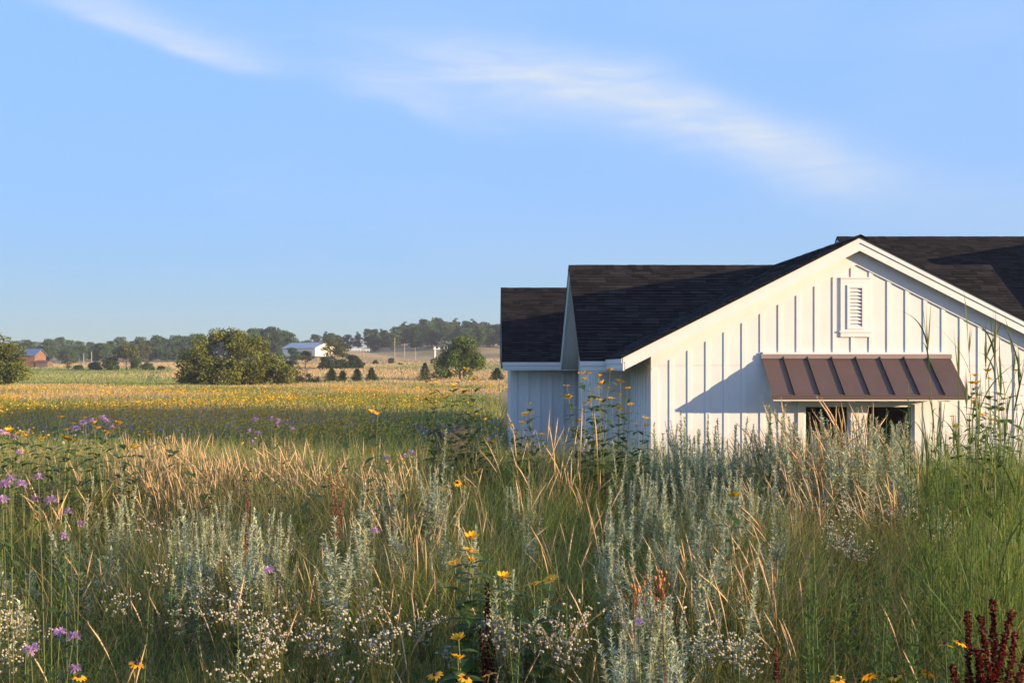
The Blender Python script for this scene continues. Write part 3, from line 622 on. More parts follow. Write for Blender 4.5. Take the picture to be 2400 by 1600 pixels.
def sage():
    def proto(h, nl, big, bush):
        st, lf = sage_vfc(h, nl, big, bush); root = thing('silver_sage', 'x', 'sage plant', (0, 0, -50)); obj('stem', st, M['opaque'], root); obj('foliage', lf, M['sage'], root); return root, h
    slim = [proto(h, 420, 1, b) for h, b in ((.85, 0), (.95, 3), (.9, 5), (1.05, 4))]; plume = [proto(h, 380, 1.2, 9) for h in (.95, 1.05, 1.0)]; wide = [proto(h, 190, 1.9, 3) for h in (.6, .68)]
    protos = slim+plume+wide; used = set(); cnt = [0]
    def put(px, py, kinds, label, d=None):
        root, h = random.choice(kinds); sc = random.uniform(.88, 1.15)
        if d is None: x, y, z = spot(px, py, h*sc)
        else:
            p = wpos(px, py, d); x, y = p[0], p[1]; z = gz(x, y); sc = min(1.45, max(.6, (p[2]-z)/h))
        copy_thing(root, (x, y, z), random.uniform(0, 6.28), sc, label, .10)['group'] = 'silver sage plants'
    for i in range(105): put(random.uniform(1430, 1850), random.gauss(1085, 38), slim, 'silver-grey sage stem in the dense stand below the gable wall')
    for i in range(40): put(random.uniform(1400, 1790), random.uniform(1150, 1300), slim, 'silver-grey sage stem low in the stand below the gable wall')
    for i in range(22): put(random.uniform(1510, 1790), random.uniform(950, 1020), slim, 'silver sage spire rising against the sunlit gable wall', random.uniform(8.6, 9.8))
    for i in range(8): put(random.uniform(1790, 1880), random.uniform(925, 990), slim, 'silver sage spire beside the left end of the awning', random.uniform(8.6, 9.6))
    for i in range(34): put(random.uniform(1860, 2150), random.uniform(955, 1035), slim, 'silver sage spire before the window', random.uniform(8.2, 9.8))
    for i in range(34): put(random.uniform(385, 660), random.gauss(1205, 28), slim, 'silver-blue sage stem in the patch left of centre')
    for i in range(16): put(random.uniform(160, 390), random.gauss(1150, 40), slim, 'pale sage spire among tan grass on the left')
    for x, y, l in ((835, 1130, 'pale sage plume left of the tallest one at centre'), (915, 1095, 'tallest bushy sage plume at centre'), (960, 1190, 'bushy sage plume right of the tallest one at centre'), (800, 1200, 'low sage plume left of centre'), (870, 1220, 'low sage plume between the two tall ones')): put(x, y, plume, l)
    put(1015, 995, slim, 'slender sage spire before the dark boulder', 7.6); put(1030, 1030, slim, 'second slender sage spire near the dark boulder', 7.2)
    for i in range(12): put(random.uniform(20, 245), random.gauss(1320, 28), wide, 'broad-leaved silver sage in the lower left foreground')
    for i in range(16): put(random.uniform(1400, 1680), random.gauss(1430, 45), slim, 'silver sage spire low in the foreground right of centre')
    for i in range(8): put(random.uniform(1160, 1300), random.gauss(1400, 40), slim, 'silver sage spire in the foreground near the yellow daisies')
    for i in range(10): put(random.uniform(1000, 1250), random.gauss(1150, 50), slim, 'sage spire in the green grass at centre')
    for r, h in protos:
        for c in list(r.children): bpy.data.objects.remove(c)
        bpy.data.objects.remove(r)
sage()

# ---------------------------------------------------------------- tan seed-head grass tufts
def stalk_vfc(h, lean, bend, head, rh):
    k = 11; t = np.linspace(0, 1, k); x = h*(lean*t+bend*t**3); z = h*t*(1-.25*abs(bend)*t**2); p = np.stack([x, .02*h*np.sin(t*3), z], -1)
    r = np.where(t < 1-head, .0015, 0); s = np.clip((t-(1-head))/head, 0, 1); r = np.maximum(r, rh*np.sin(np.clip(s*.93+.07, 0, 1)*np.pi)**.6*(t >= 1-head)*(1-.45*s)); r = np.maximum(r, .0009)
    c0 = np.array((.36, .24, .11))*U(.8, 1.15); c1 = np.array(TAN)*U(.85, 1.15)
    V, F, C = tubes([p], [r], [c0], 5); C = np.array(C); C[np.repeat(t > 1-head, 5)] = c1
    n = 46; q = U(1-head*.95, 1, n); B = np.stack([np.interp(q, t, p[:, j]) for j in range(3)], -1); az = U(0, 6.28, n)
    hair = leaves(B, az, U(.9, 1.35, n), U(.012, .026, n), .0012, 0, 0, jit(c1*1.05, n, .15), 1, (1, .3))
    return join((V, F, C), hair)
def tan_tufts():
    ST = [mk('seed_stalk', *(q := stalk_vfc(1.0, l, b, hd, rh))[:2], M['dry'], q[2]) for l, b, hd, rh in ((.03, .05, .2, .0072), (.10, .12, .22, .008), (.14, .14, .2, .0065), (.05, .2, .22, .007), (.02, .1, .24, .006), (.10, .32, .22, .007))]
    def blades_me():
        n = 40; return leaves(np.stack([U(-.06, .06, n), U(-.06, .06, n), np.zeros(n)], -1), U(0, 6.28, n), U(1.1, 1.5, n), U(.35, .75, n), .004, U(.05, .3, n), U(0, .2, n), jit((.15, .14, .05), n, .25, .1), 4, (.7, 1, .6, .05), U(-1, 1, n))
    BL = [mk('blades', *(q := blades_me())[:2], M['fol'], q[2]) for _ in range(3)]
    def tuft(px, py, n, h, label, d=None, spread=.10, az=None):
        if d is None: x, y, z = spot(px, py, h)
        else: p = wpos(px, py, d); x, y = p[0], p[1]; z = gz(x, y); h = min(1.7, max(.5, p[2]-z))
        root = thing('tan_grass_tuft', label, 'grass tuft', (x, y, z), 0, 'tan seed-head grass tufts'); link('blades', random.choice(BL), root).rotation_euler = (0, 0, random.uniform(0, 6))
        for i in range(n):
            s = link('seed_stalk', random.choice(ST), root); hh = h*random.uniform(.8, 1.06); s.location = (random.gauss(0, spread), random.gauss(0, spread), 0); s.scale = (hh, hh, hh); s.scale = (max(.55, hh), max(.55, hh), hh)
            s.rotation_euler = (0, 0, random.uniform(0, 6.28) if az is None else az+random.gauss(0, .9))
    for i in range(46): tuft(random.uniform(300, 760), random.gauss(1050, 32), random.randint(7, 12), .98, 'tuft of tan seed-head grass in the broad tan drift left of centre', az=2.6)
    for i in range(16): tuft(random.uniform(0, 310), random.gauss(1085, 40), random.randint(4, 8), .95, 'tuft of tan seed-head grass near the left edge')
    for i in range(14): tuft(random.uniform(790, 1010), random.gauss(1085, 35), random.randint(5, 9), .98, 'tuft of tan seed-head grass beside the sage plumes at centre', az=2.6)
    for i in range(10): tuft(random.uniform(930, 1020), random.gauss(1170, 30), random.randint(4, 8), .95, 'tan seed-head grass right of the tallest sage plume')
    for i in range(26): tuft(random.uniform(1700, 2160), random.gauss(1010, 38), random.randint(5, 9), 1.05, 'tuft of tan seed-head grass below the awning', az=2.8)
    for i in range(16): tuft(random.uniform(1840, 2150), random.gauss(975, 25), random.randint(4, 8), 1.15, 'tall tan grass tuft before the dark window', random.uniform(8.4, 9.6), az=2.8)
    for i in range(14): tuft(random.uniform(1780, 2150), random.gauss(1110, 35), random.randint(4, 8), 1.0, 'tan seed-head grass low in the meadow below the window', az=2.8)
    for i in range(10): tuft(random.uniform(1180, 1350), random.uniform(930, 1020), random.randint(2, 5), 1.1, 'thin bare grass stems against the shaded far wing wall', random.uniform(8.6, 9.8))
    for i in range(16): tuft(random.uniform(1020, 1420), random.gauss(1120, 60), random.randint(2, 5), 1.0, 'few tan grass stems in the green grass at centre')
    for i in range(14): tuft(random.uniform(1560, 1850), random.gauss(1290, 60), random.randint(3, 6), .95, 'tan grass stems leaning before the sage stand', az=2.9)
    F = [(240, 1285, 'single thick tan stem lower left'), (480, 1425, 'leaning tan stem in the lower left foreground'), (640, 1430, 'curved tan stem above the white blooms on the left'), (735, 1290, 'upright tan stem left of the white blooms'), (930, 1290, 'arching tan stem left of the yellow daisies'), (1150, 1265, 'crossing tan stems right of the stacked yellow daisies'), (1185, 1395, 'low arching tan stem beside the centre white blooms'), (1260, 1320, 'curved tan stem between two sage spires in front'), (1330, 1340, 'forked tan stem left of the orange seed heads'), (1390, 1370, 'upright tan stem near the orange seed heads'), (1440, 1270, 'tall tan stem before the sage stand'), (1560, 1340, 'arching tan stem right of the orange seed heads'), (1620, 1210, 'tall tan stem at the right of the sage stand'), (1690, 1300, 'tan stem left of the dark green hollow'), (1860, 1390, 'pair of tan stems left of the dark green hollow'), (1880, 1440, 'bent tan stems at the foot of the dark green hollow'), (2130, 1405, 'pair of straight tan stems left of the dark red dock'), (2200, 1405, 'single straight tan stem beside the dark red dock'), (2275, 1420, 'tan stem rising behind the dark red dock'), (2185, 1500, 'short mottled stem left of the dock'), (1000, 1400, 'tan stem inside the centre white blooms'), (60, 1400, 'tan stem at the lower left edge'), (130, 1500, 'short seed stems in the lower left corner'), (260, 1510, 'short seed stem right of the lower left corner'), (1480, 1560, 'low tan stem at the bottom right of centre'), (1700, 1580, 'low curved tan stem at the bottom edge')]
    for i in range(34): tuft(random.uniform(0, 1900), random.uniform(1230, 1520), random.randint(1, 3), .85, 'few tan grass stems low in the front meadow', None, .06)
    for px, py, l in F: tuft(px, py, random.randint(1, 3), .8, l, None, .05, random.choice([0, 3.1, 2.7]))
tan_tufts()

# ---------------------------------------------------------------- tall green grass at the right edge
def tall_grass():
    def culm(h):
        p = bez((0, 0, 0), (U(-.05, .05)*h, U(-.04, .04)*h, h*.5), (U(-.10, .10)*h, U(-.05, .05)*h, h), 10)
        st = tubes([p], [np.linspace(.0042, .0012, 10)], [np.array((.16, .21, .06))*U(.85, 1.15)], 4)
        n = 9; t = np.linspace(.12, .93, n)+U(-.03, .03, n); B = np.stack([np.interp(t, np.linspace(0, 1, 10), p[:, k]) for k in range(3)], -1)
        lf = leaves(B, U(0, 6.28, n), U(1.15, 1.45, n), U(.35, .62, n)*(1.1-.5*t), U(.007, .011, n), U(.05, .45, n), U(.0, .55, n), jit((.12, .185, .038), n, .18, .05), 7, (.7, 1, .8, .45, .03), U(-1, 1, n))
        n = 3; hd = leaves(np.repeat(p[-2:-1], n, 0), U(0, 6.28, n), U(1.4, 1.56, n), U(.16, .28, n)*h/2, U(.008, .011, n), 0, 0, jit((.22, .25, .09), n, .1), 4, (.4, 1, .8, .3, .03))
        return join(st, lf, hd)
    ME = [mk('culm', *(q := culm(h))[:2], M['fol'], q[2]) for h in (2.0, 2.1, 2.2, 2.15, 1.9)]; HH = (2.0, 2.1, 2.2, 2.15, 1.9)
    tops = [(2192, 722), (2203, 790), (2296, 735), (2288, 765), (2332, 797), (2347, 835), (2386, 745), (2399, 790), (2376, 850), (2240, 880), (2270, 905), (2310, 950), (2340, 940), (2370, 960), (2165, 1000), (2395, 900), (2410, 830)]
    tops += [(random.uniform(2150, 2430), random.uniform(960, 1120)) for _ in range(60)]
    for i, g in enumerate(groups_of(tops, 5)):
        d0 = random.uniform(5.6, 6.6); bx = np.mean([wpos(*q, d0)[0] for q in g]); bz = gz(bx, d0)
        root = thing('tall_grass_clump', 'tall bright green grass clump at the right edge of the meadow', 'grass clump', (bx, d0, bz), 0, 'tall green grass clumps at the right')
        for px, py in g:
            d = d0+random.uniform(-.35, .35); p = wpos(px, py, d); k = random.randrange(5); c = link('culm', ME[k], root); x0 = p[0]+random.uniform(-.1, .1); z0 = gz(x0, d); s = max(.35, (p[2]-z0)/HH[k])
            c.location = (x0-bx, d-d0, z0-bz); c.scale = (max(s, .7), max(s, .7), s); c.rotation_euler = (0, 0, random.uniform(0, 6.28))
tall_grass()

# ---------------------------------------------------------------- leafy green stems (goldenrod not yet in bloom)
def leafy_stems():
    def proto(h, n, L0, w):
        p = bez((0, 0, 0), (U(-.03, .03), 0, h*.5), (U(-.06, .06), U(-.04, .04), h), 8); st = tubes([p], [np.linspace(.0035, .0015, 8)], [(.12, .16, .05)], 4)
        t = U(.12, 1, n); B = np.stack([np.interp(t, np.linspace(0, 1, 8), p[:, k]) for k in range(3)], -1); L_ = L0*(1.15-.75*t)*U(.8, 1.2, n)
        lf = leaves(B, np.arange(n)*2.4, .45+.55*t, L_, L_*w, .1, .3, jit((.085, .15, .03), n, .15, .05), 3, (.35, 1, .7, .04), U(-.4, .4, n))
        root = thing('leafy_stem_plant', 'x', 'wild plant', (0, 0, -50)); obj('stem', st, M['opaque'], root); obj('foliage', lf, M['fol'], root); return root, h
    P = [proto(1.0, 90, .085, .14), proto(1.1, 110, .07, .13), proto(.8, 60, .10, .2), proto(.95, 100, .06, .16)]
    def put(px, py, label, d=None, k=None):
        root, h = P[k] if k is not None else random.choice(P); sc = random.uniform(.85, 1.15)
        if d is None: x, y, z = spot(px, py, h*sc)
        else: p = wpos(px, py, d); x, y = p[0], p[1]; z = gz(x, y); sc = min(1.7, max(.5, (p[2]-z)/h))
        copy_thing(root, (x, y, z), random.uniform(0, 6.28), sc, label, .06)['group'] = 'leafy green stems in the meadow'
    put(2146, 885, 'narrow leafy green spire before the right end of the awning', 7.6, 1); put(2180, 940, 'bright green feathery stem right of the window', 7.0, 0); put(2156, 960, 'leafy green stem beside the right window jamb', 7.4, 3); put(2065, 958, 'leafy green spire before the window', 8.0, 1); put(2035, 950, 'slim leafy spire left of the window spire', 8.2, 3); put(1800, 940, 'leafy spire before the left end of the awning', 8.6, 3)
    for i in range(9): put(random.uniform(840, 1000), random.gauss(1070, 30), 'leafy green stem beside the dark boulder')
    for i in range(26): put(random.uniform(0, 240), random.gauss(1230, 55), 'leafy green stem under the bee balm at the left', None, 2)
    for i in range(48): put(random.uniform(1700, 2300), random.gauss(1310, 110), 'leafy green stem in the shaded right meadow')
    for i in range(18): put(random.uniform(2050, 2400), random.gauss(1480, 50), 'bright leafy stem around the dark red dock', None, 2)
    for i in range(30): put(random.uniform(300, 1700), random.gauss(1330, 110), 'leafy green stem low in the mixed meadow')
    for r, h in P:
        for c in list(r.children): bpy.data.objects.remove(c)
        bpy.data.objects.remove(r)
leafy_stems()

# ---------------------------------------------------------------- white bloom clusters
def white_blooms():
    def ball(r):
        V, F, C = dome(r, r*1.1, (.56, .50, .38), 6, 2); V2, F2, C2 = dome(r, -r*.9, (.45, .42, .22), 6, 2); return join((V, F, C), (V2, F2[:, ::-1], C2))
    def proto(h, n):
        tops = np.stack([rng.normal(0, .045, n), rng.normal(0, .045, n), h+rng.normal(0, .04, n)], -1); hub = np.array((0, 0, h*.72))
        paths = [bez((0, 0, 0), (.01, .01, h*.4), hub, 5)]+[bez(hub, hub+(t-hub)*np.array((.6, .6, .3)), t, 4) for t in tops]
        st = tubes(paths, [.002]+[.001]*n, [(.14, .16, .06)]*(n+1), 3); B = ball(.0056); parts = []
        for t in tops:
            for j in range(random.randint(1, 4)):
                s = U(.7, 1.25); parts.append((B[0]*s+t+rng.normal(0, .009, 3)*np.array((1, 1, .6)), B[1], B[2]*U(.85, 1.1)))
        nl = 40; z = U(.1, .85, nl)*h; lf = leaves(np.stack([0*z, 0*z, z], -1), np.arange(nl)*2.4, .6+U(-.2, .2, nl), U(.03, .05, nl), .006, .1, .3, jit((.11, .15, .05), nl), 2, (.4, 1, .05))
        root = thing('white_bloom_plant', 'x', 'wildflower', (0, 0, -50)); obj('stem', join(st, lf), M['fol'], root); o = obj('flower_cluster', join(*parts), M['petal'], root); o['kind'] = 'stuff'; return root, h
    P = [proto(.72, 16), proto(.8, 24), proto(.68, 12), proto(.76, 28)]
    def put(px, py, label):
        root, h = random.choice(P); sc = random.uniform(.85, 1.15); x, y, z = spot(px, py, h*sc); copy_thing(root, (x, y, z), random.uniform(0, 6.28), sc, label, .06)['group'] = 'white bloom plants'
    for i in range(30): put(random.uniform(560, 1035), random.gauss(1470, 45), 'plant with small white button blooms in the drift at the lower left of centre')
    for i in range(8): put(random.uniform(1150, 1250), random.gauss(1480, 25), 'white button bloom plant right of the yellow daisy at the bottom')
    for i in range(7): put(random.uniform(1290, 1360), random.gauss(1490, 25), 'white button bloom plant left of the orange seed heads')
    for i in range(8): put(random.uniform(380, 560), random.gauss(1460, 50), 'scattered white bloom plant in the lower left meadow')
    for i in range(10): put(random.uniform(0, 60), random.gauss(1480, 40), 'white bloom plant at the lower left edge')
    for i in range(18): put(random.uniform(1920, 2220), random.gauss(1205, 45), 'white bloom plant below the window in the right meadow')
    for i in range(6): put(random.uniform(1820, 1950), random.gauss(1110, 15), 'flat white bloom plant right of the sage stand')
    for i in range(8): put(random.uniform(1640, 1780), random.gauss(1530, 20), 'white bloom plant at the bottom right of centre')
    for i in range(5): put(random.uniform(1440, 1560), random.gauss(1420, 45), 'white bloom plant around the orange seed heads')
    for i in range(7): put(random.uniform(250, 900), random.gauss(1310, 40), 'sparse white bloom plant in the middle left meadow')
    for r, h in P:
        for c in list(r.children): bpy.data.objects.remove(c)
        bpy.data.objects.remove(r)
white_blooms()

# ---------------------------------------------------------------- dark red dock and orange seed heads
def docks():
    def dock(px, py, d, h, spikes, label, tone=(.115, .014, .012), nn=1.0):
        p = wpos(px, py, d); z = gz(p[0], d); h = p[2]-z; root = thing('red_dock', label, 'dock plant', (p[0], d, z), 0, 'dark red docks'); paths = [bez((0, 0, 0), (.01, 0, h*.5), (0, 0, h), 8)]; segs = [(paths[0], .45)]
        for dx, top in spikes:
            top += h-.62
            z0 = top-random.uniform(.28, .34); q = bez((0, 0, max(.05, z0-.08)), (dx*.55, U(-.03, .03), z0+.06), (dx, U(-.05, .05), top), 6); paths.append(q); segs.append((q, .15))
        obj('stem', tubes(paths, [np.linspace(.004, .002, len(q)) for q in paths], [(.16, .06, .035)]*len(paths), 4), M['opaque'], root)
        parts = []
        for q, lo in segs:
            n = int(1100*nn*(1 if lo > .3 else .6)); t = U(lo, 1, n); B = np.stack([np.interp(t, np.linspace(0, 1, len(q)), q[:, k]) for k in range(3)], -1)
            az = U(0, 6.28, n); r = U(.0, .027, n)*(1.15-.75*t)*(.6+.4*np.sin(t*60)); B += np.stack([np.cos(az)*r, np.sin(az)*r, 0*az], -1)
            parts.append(leaves(B, az, U(-.6, .8, n), U(.007, .013, n), U(.006, .011, n), 0, 0, jit(tone, n, .35, .08), 1, (1, .7), U(-1.5, 1.5, n)))
        o = obj('seed_spikes', join(*parts), M['fol'], root); o['kind'] = 'stuff'
    dock(2268, 1432, 4.2, .6, [(-.07, .40), (.05, .46), (-.10, .30), (.09, .36)], 'left of two dark red docks in the lower right corner')
    dock(2327, 1404, 4.2, .65, [(.06, .58), (-.05, .55), (.10, .48), (.16, .46), (-.08, .42)], 'taller right dark red dock in the lower right corner')
    dock(1820, 1516, 4.3, .5, [(.03, .3), (-.03, .28)], 'small dark red dock at the bottom right of centre', (.1, .014, .012), .4)
    dock(1142, 1365, 5.0, .5, [(-.03, .4), (.04, .36)], 'small dark red dock hidden behind the yellow daisies', (.07, .016, .014), .6)
    dock(790, 1070, 7.0, .8, [(-.05, .5), (.06, .46)], 'faded reddish-brown dock beside the sage plumes', (.24, .12, .08), .3); dock(575, 1110, 6.5, .8, [(.02, .45)], 'thin dark brown dock in the tan grass', (.10, .045, .03), .2)
    for px, py, n, l in ((1545, 1352, 26, 'orange-brown seed head with a dense round cluster'), (1478, 1368, 12, 'smaller orange-brown seed head left of the dense one')):
        d = 4.6; p = wpos(px, py, d); z = gz(p[0], d); h = p[2]-z; root = thing('orange_seed_head', l, 'seed head', (p[0], d, z), 0, 'orange seed heads'); tops = np.stack([rng.normal(0, .03, n), rng.normal(0, .025, n), h+rng.normal(-.03, .028, n)], -1); hub = np.array((.015, 0, h-.11))
        paths = [bez((.05, 0, 0), (.03, 0, h*.4), hub, 5)]+[bez(hub, hub+(t-hub)*np.array((.7, .7, .4)), t, 4) for t in tops]
        obj('stem', tubes(paths, [.0025]+[.0013]*n, [(.17, .07, .03)]*(n+1), 4), M['opaque'], root)
        cap = MB(); Vd, Fd, Cd = join(dome(.0055, .013, (.40, .17, .06), 6, 3), (lambda q: (q[0], q[1][:, ::-1], q[2]))(dome(.0055, -.006, (.4, .15, .05), 6, 2))); me = mk('seed_capsule', Vd, Fd, M['opaque'], Cd, True)
        for t in tops: o = link('seed_capsule', me, root); o.location = t; o.rotation_euler = (U(-.5, .5), U(-.5, .5), U(0, 6)); s = U(.8, 1.3); o.scale = (s, s, s)
docks()

# ---------------------------------------------------------------- dark boulder glimpsed behind the daisies
def boulder():
    import bmesh
    bm = bmesh.new(); bmesh.ops.create_icosphere(bm, subdivisions=4, radius=1)
    for v in bm.verts:
        c = v.co; n = .14*math.sin(3*c.x+1)*math.cos(2.3*c.y)+.08*math.sin(7*c.z+3*c.x)+.05*math.sin(11*c.y+5*c.z); c *= 1+n; c.z = min(c.z, .72+.08*math.sin(4*c.x)); c.x *= .24; c.y *= .24; c.z *= .42
    me = bpy.data.meshes.new('boulder'); bm.to_mesh(me); bm.free(); me.materials.append(solid('dark_stone', (.045, .038, .036), .9, .35, 7, .2, bump=.7)); me.polygons.foreach_set('use_smooth', np.ones(len(me.polygons), bool))
    x, y = (1058-VX)/FPX*12, 12.0; thing('boulder', 'dark brown boulder half hidden behind the yellow daisies left of the house', 'boulder', (x, y, CAMZ-(1000-VY)/FPX*12-.33), .4, None, me)
    z = CAMZ-(1000-VY)/FPX*12-.33
boulder()

# ---------------------------------------------------------------- near meadow grass (nobody could count it)
def scatter(n, d0, d1, lo=-.56, hi=.60):
    d = np.sqrt(U(d0**2, d1**2, n)); u = U(lo, hi, n); return u*d, d
def near_grass():
    def field(n, d0, d1, hmin, hmax, wmin, wmax):
        x, y = scatter(n, d0, d1); px = VX+FPX*x/y
        k = ((y > 16.3) & (x > .4)) | ((y > 16.2) & (x > 1.6)); x, y, px = x[~k], y[~k], px[~k]; n = len(x)
        tanp = np.interp(px, [0, 250, 350, 800, 1050, 1450, 1600, 1800, 2150, 2250, 2400], [.22, .26, .42, .38, .18, .15, .18, .30, .28, .08, .06])
        tanp = tanp*np.interp(y, [4, 5.5, 7, 11], [.6, .8, 1.15, 1.1]); patch = np.sin(x*2.1+y*1.3)*np.sin(x*1.1-y*2.7+1); hs = 1+.18*patch
        dry = rng.random(n) < tanp; c = jit(GREEN, n, .28, .10); dk = rng.random(n) < np.interp(px, [0, 1000, 1300, 1900, 2400], [.42, .42, .55, .68, .5]); c[dk] = jit(DKGREEN, int(dk.sum()), .25, .08); c[dry] = jit((.60, .46, .25), int(dry.sum()), .22, .08)
        blue = (rng.random(n) < .12) & ~dry; c[blue] = jit((.17, .21, .12), int(blue.sum()), .2, .05)
        B = np.stack([x, y, ground(x, y)-.02], -1); L_ = U(hmin, hmax, n)*hs*np.where(dry, 1.05, 1)
        return leaves(B, U(0, 6.28, n), U(1.2, 1.55, n), L_, U(wmin, wmax, n)*np.where(dry, .7, 1), U(.0, .7, n)**1.8, U(0, .35, n), c, 4, (.8, 1, .85, .5, .05), U(-1.5, 1.5, n))
    o = obj('meadow_grass', join(field(42000, 3.6, 6.2, .30, .76, .0025, .005), field(62000, 6.2, 8.2, .42, .98, .0028, .0058)), M['fol']); o['kind'] = 'stuff'; o['label'] = 'mixed green and tan grass filling the near meadow'; o['category'] = 'grass'
    o = obj('crest_grass', field(105000, 8.2, 14.5, .6, 1.15, .004, .008), M['fol']); o['kind'] = 'stuff'; o['label'] = 'mixed grass on the crest before the house'; o['category'] = 'grass'
    n = 16000; x, y = scatter(n, 3.8, 8.5); h = U(.18, .6, n)                          # small herb leaves low down
    o = obj('meadow_herbs', leaves(np.stack([x, y, ground(x, y)+h], -1), U(0, 6.28, n), U(-.2, .9, n), U(.03, .07, n), U(.008, .02, n), 0, .3, jit((.07, .12, .026), n, .25, .08), 2, (.3, 1, .05), U(-.5, .5, n)), M['fol']); o['kind'] = 'stuff'; o['label'] = 'small green herb leaves low in the near meadow'; o['category'] = 'herbs'
near_grass()

# ---------------------------------------------------------------- flower field beyond the crest
def far_field():
    n = 150000; d = U(13**.7, 125**.7, n)**(1/.7); u = U(-.56, .10, n); x = u*d; k = ~(((x > .45) & (d > 24)) | ((x > 1.7) & (d > 16))); x, d = x[k], d[k]; n = len(x)
    tone = np.sin(x*.22+d*.11)+np.sin(x*.09-d*.16+2)+rng.normal(0, .6, n); px = VX+FPX*x/d
    c = jit((.19, .225, .06), n, .25, .08); t = tone+np.interp(d, [13, 40, 80, 125], [-.8, -.2, .5, 1.1]) > .55; c[t] = jit((.46, .34, .17), int(t.sum()), .2, .08)
    w = .008+d*.00055; h = U(.5, .92, n)*np.interp(d, [13, 60, 125], [1, .95, .6])
    o = obj('field_grass', leaves(np.stack([x, d, ground(x, d)-.02], -1), U(0, 6.28, n), U(1.2, 1.55, n), h, w, U(0, .3, n), 0, c, 2, (.9, 1, .1), U(-1.5, 1.5, n)), M['fol']); o['kind'] = 'stuff'; o['label'] = 'grass and stems of the wide flower field beyond the near meadow'; o['category'] = 'grass'
    def blooms(name, label, n, col, dens, r0):
        d = U(12.5**.6, 98**.6, n)**(1/.6); u = U(-.56, .06, n); x = u*d; k = ((~(((x > .45) & (d > 24)) | ((x > 1.7) & (d > 16)))) & (rng.random(n) < dens(x, d))); x, d = x[k], d[k]; n = len(x)
        B = np.stack([x, d, ground(x, d)+U(.5, .88, n)], -1); s = (r0+d*.0007)*U(.7, 1.2, n); parts = []
        for a in (0, 1.57): parts.append(leaves(B-np.stack([np.cos(a)*s*.5, np.sin(a)*s*.5, 0*s], -1), a, U(-.3, .7, n), s, s*.9, 0, U(-.3, .3, n), jit(col, n, .18, .05), 1, (1, .8), U(-.9, .9, n)))
        o = obj(name, join(*parts), M['petal']); o['kind'] = 'stuff'; o['label'] = label; o['category'] = 'flowers'
    grid = np.random.default_rng(5).random((64, 64))
    def vn(x, y):
        xi, yi = np.floor(x).astype(int), np.floor(y).astype(int); fx, fy = x-xi, y-yi; fx, fy = fx*fx*(3-2*fx), fy*fy*(3-2*fy); G = lambda a, b: grid[a % 64, b % 64]
        return (G(xi, yi)*(1-fx)+G(xi+1, yi)*fx)*(1-fy)+(G(xi, yi+1)*(1-fx)+G(xi+1, yi+1)*fx)*fy
    P1 = lambda x, d: 1.6*(vn(x/4.5+9, d/9+3)-.5)+1.1*(vn(x/1.6+30, d/3.2+7)-.5)+.7*(vn(x/.6, d/1.1)-.5)
    blooms('yellow_field_flowers', 'countless small yellow flowers over the field beyond the near meadow', 110000, (.80, .48, .03), lambda x, d: np.clip(.26+.75*P1(x, d), .02, 1)*np.interp(d, [12, 20, 50, 80, 98], [.5, .85, .7, .35, .0]), .030)
    blooms('lilac_field_flowers', 'drifts of lilac flowers over the field beyond the near meadow', 40000, (.50, .38, .44), lambda x, d: np.clip(-.08-.9*P1(x+40, d+17), 0, .9)*np.interp(d, [12, 18, 50, 75, 80], [.7, 1, .9, .2, 0]), .034)
    n = 90000; d = U(100**.5, 330**.5, n)**2; x = U(-.56, .06, n)*d; c = jit((.44, .32, .155), n, .12, .05); g = np.sin(x*.045+d*.03)+np.sin(d*.055+1)+rng.normal(0, .5, n)+np.where(x/d < -.32, .9, -.2) > .5; c[g] = jit((.18, .225, .06), int(g.sum()), .12, .05)
    o = obj('hayfield_grass', leaves(np.stack([x, d, ground(x, d)-.03], -1), U(0, 6.28, n), U(1.2, 1.55, n), U(.22, .45, n), .02+d*.0004, U(0, .3, n), 0, c, 1, (1, .35), U(-1.5, 1.5, n)), M['dry']); o['kind'] = 'stuff'; o['label'] = 'tan and green grass of the far fields'; o['category'] = 'grass'
far_field()

# ---------------------------------------------------------------- trees
def crown_vfc(lobes, n, size, col, seed, fill=.35, flat=.75, dark=None):
    """leaf-clump faces spread over and inside a set of small lobes (x,y,z,r)"""
    g = np.random.default_rng(seed); lobes = np.asarray(lobes, float); r3 = lobes[:, 3]**2; idx = g.choice(len(lobes), n, p=r3/r3.sum()); lb = lobes[idx]
    v = g.normal(0, 1, (n, 3)); v /= np.linalg.norm(v, axis=1)[:, None]; rr = np.where(g.random(n) < fill, g.random(n)**.5, 1+g.normal(0, .10, n)); P = lb[:, :3]+v*(lb[:, 3]*rr)[:, None]*np.array((1, 1, flat))
    az = np.arctan2(v[:, 1], v[:, 0])+g.normal(0, .9, n); pit = g.normal(-.1, .6, n); s = size*g.uniform(.6, 1.35, n)
    lobetone = g.normal(1, .16, len(lobes))[idx][:, None]; c = np.asarray(col)*lobetone*(1+g.normal(0, .2, (n, 1)))*(1+g.normal(0, .06, (n, 3))); c = np.clip(c, .004, .5)
    return leaves(P, az, pit, s, s*g.uniform(.5, .9, n), 0, .2, c, 1, (.9, .55), g.uniform(-1.5, 1.5, n))
def lobes_in(env, k, r0, r1, seed, ground_clip=0):
    """small lobes spread over an envelope of big ellipsoids (x,y,z,rx,ry,rz)"""
    g = np.random.default_rng(seed); out = []; env = np.asarray(env, float); wt = env[:, 3]*env[:, 5]; 
    while len(out) < k:
        q = env[g.choice(len(env), p=wt/wt.sum())]; v = g.normal(0, 1, 3); v /= np.linalg.norm(v); r = g.uniform(.55, 1.0); p = q[:3]+v*q[3:]*r; rad = g.uniform(r0, r1)
        if p[2] > ground_clip: out.append((*p, rad))
    return out
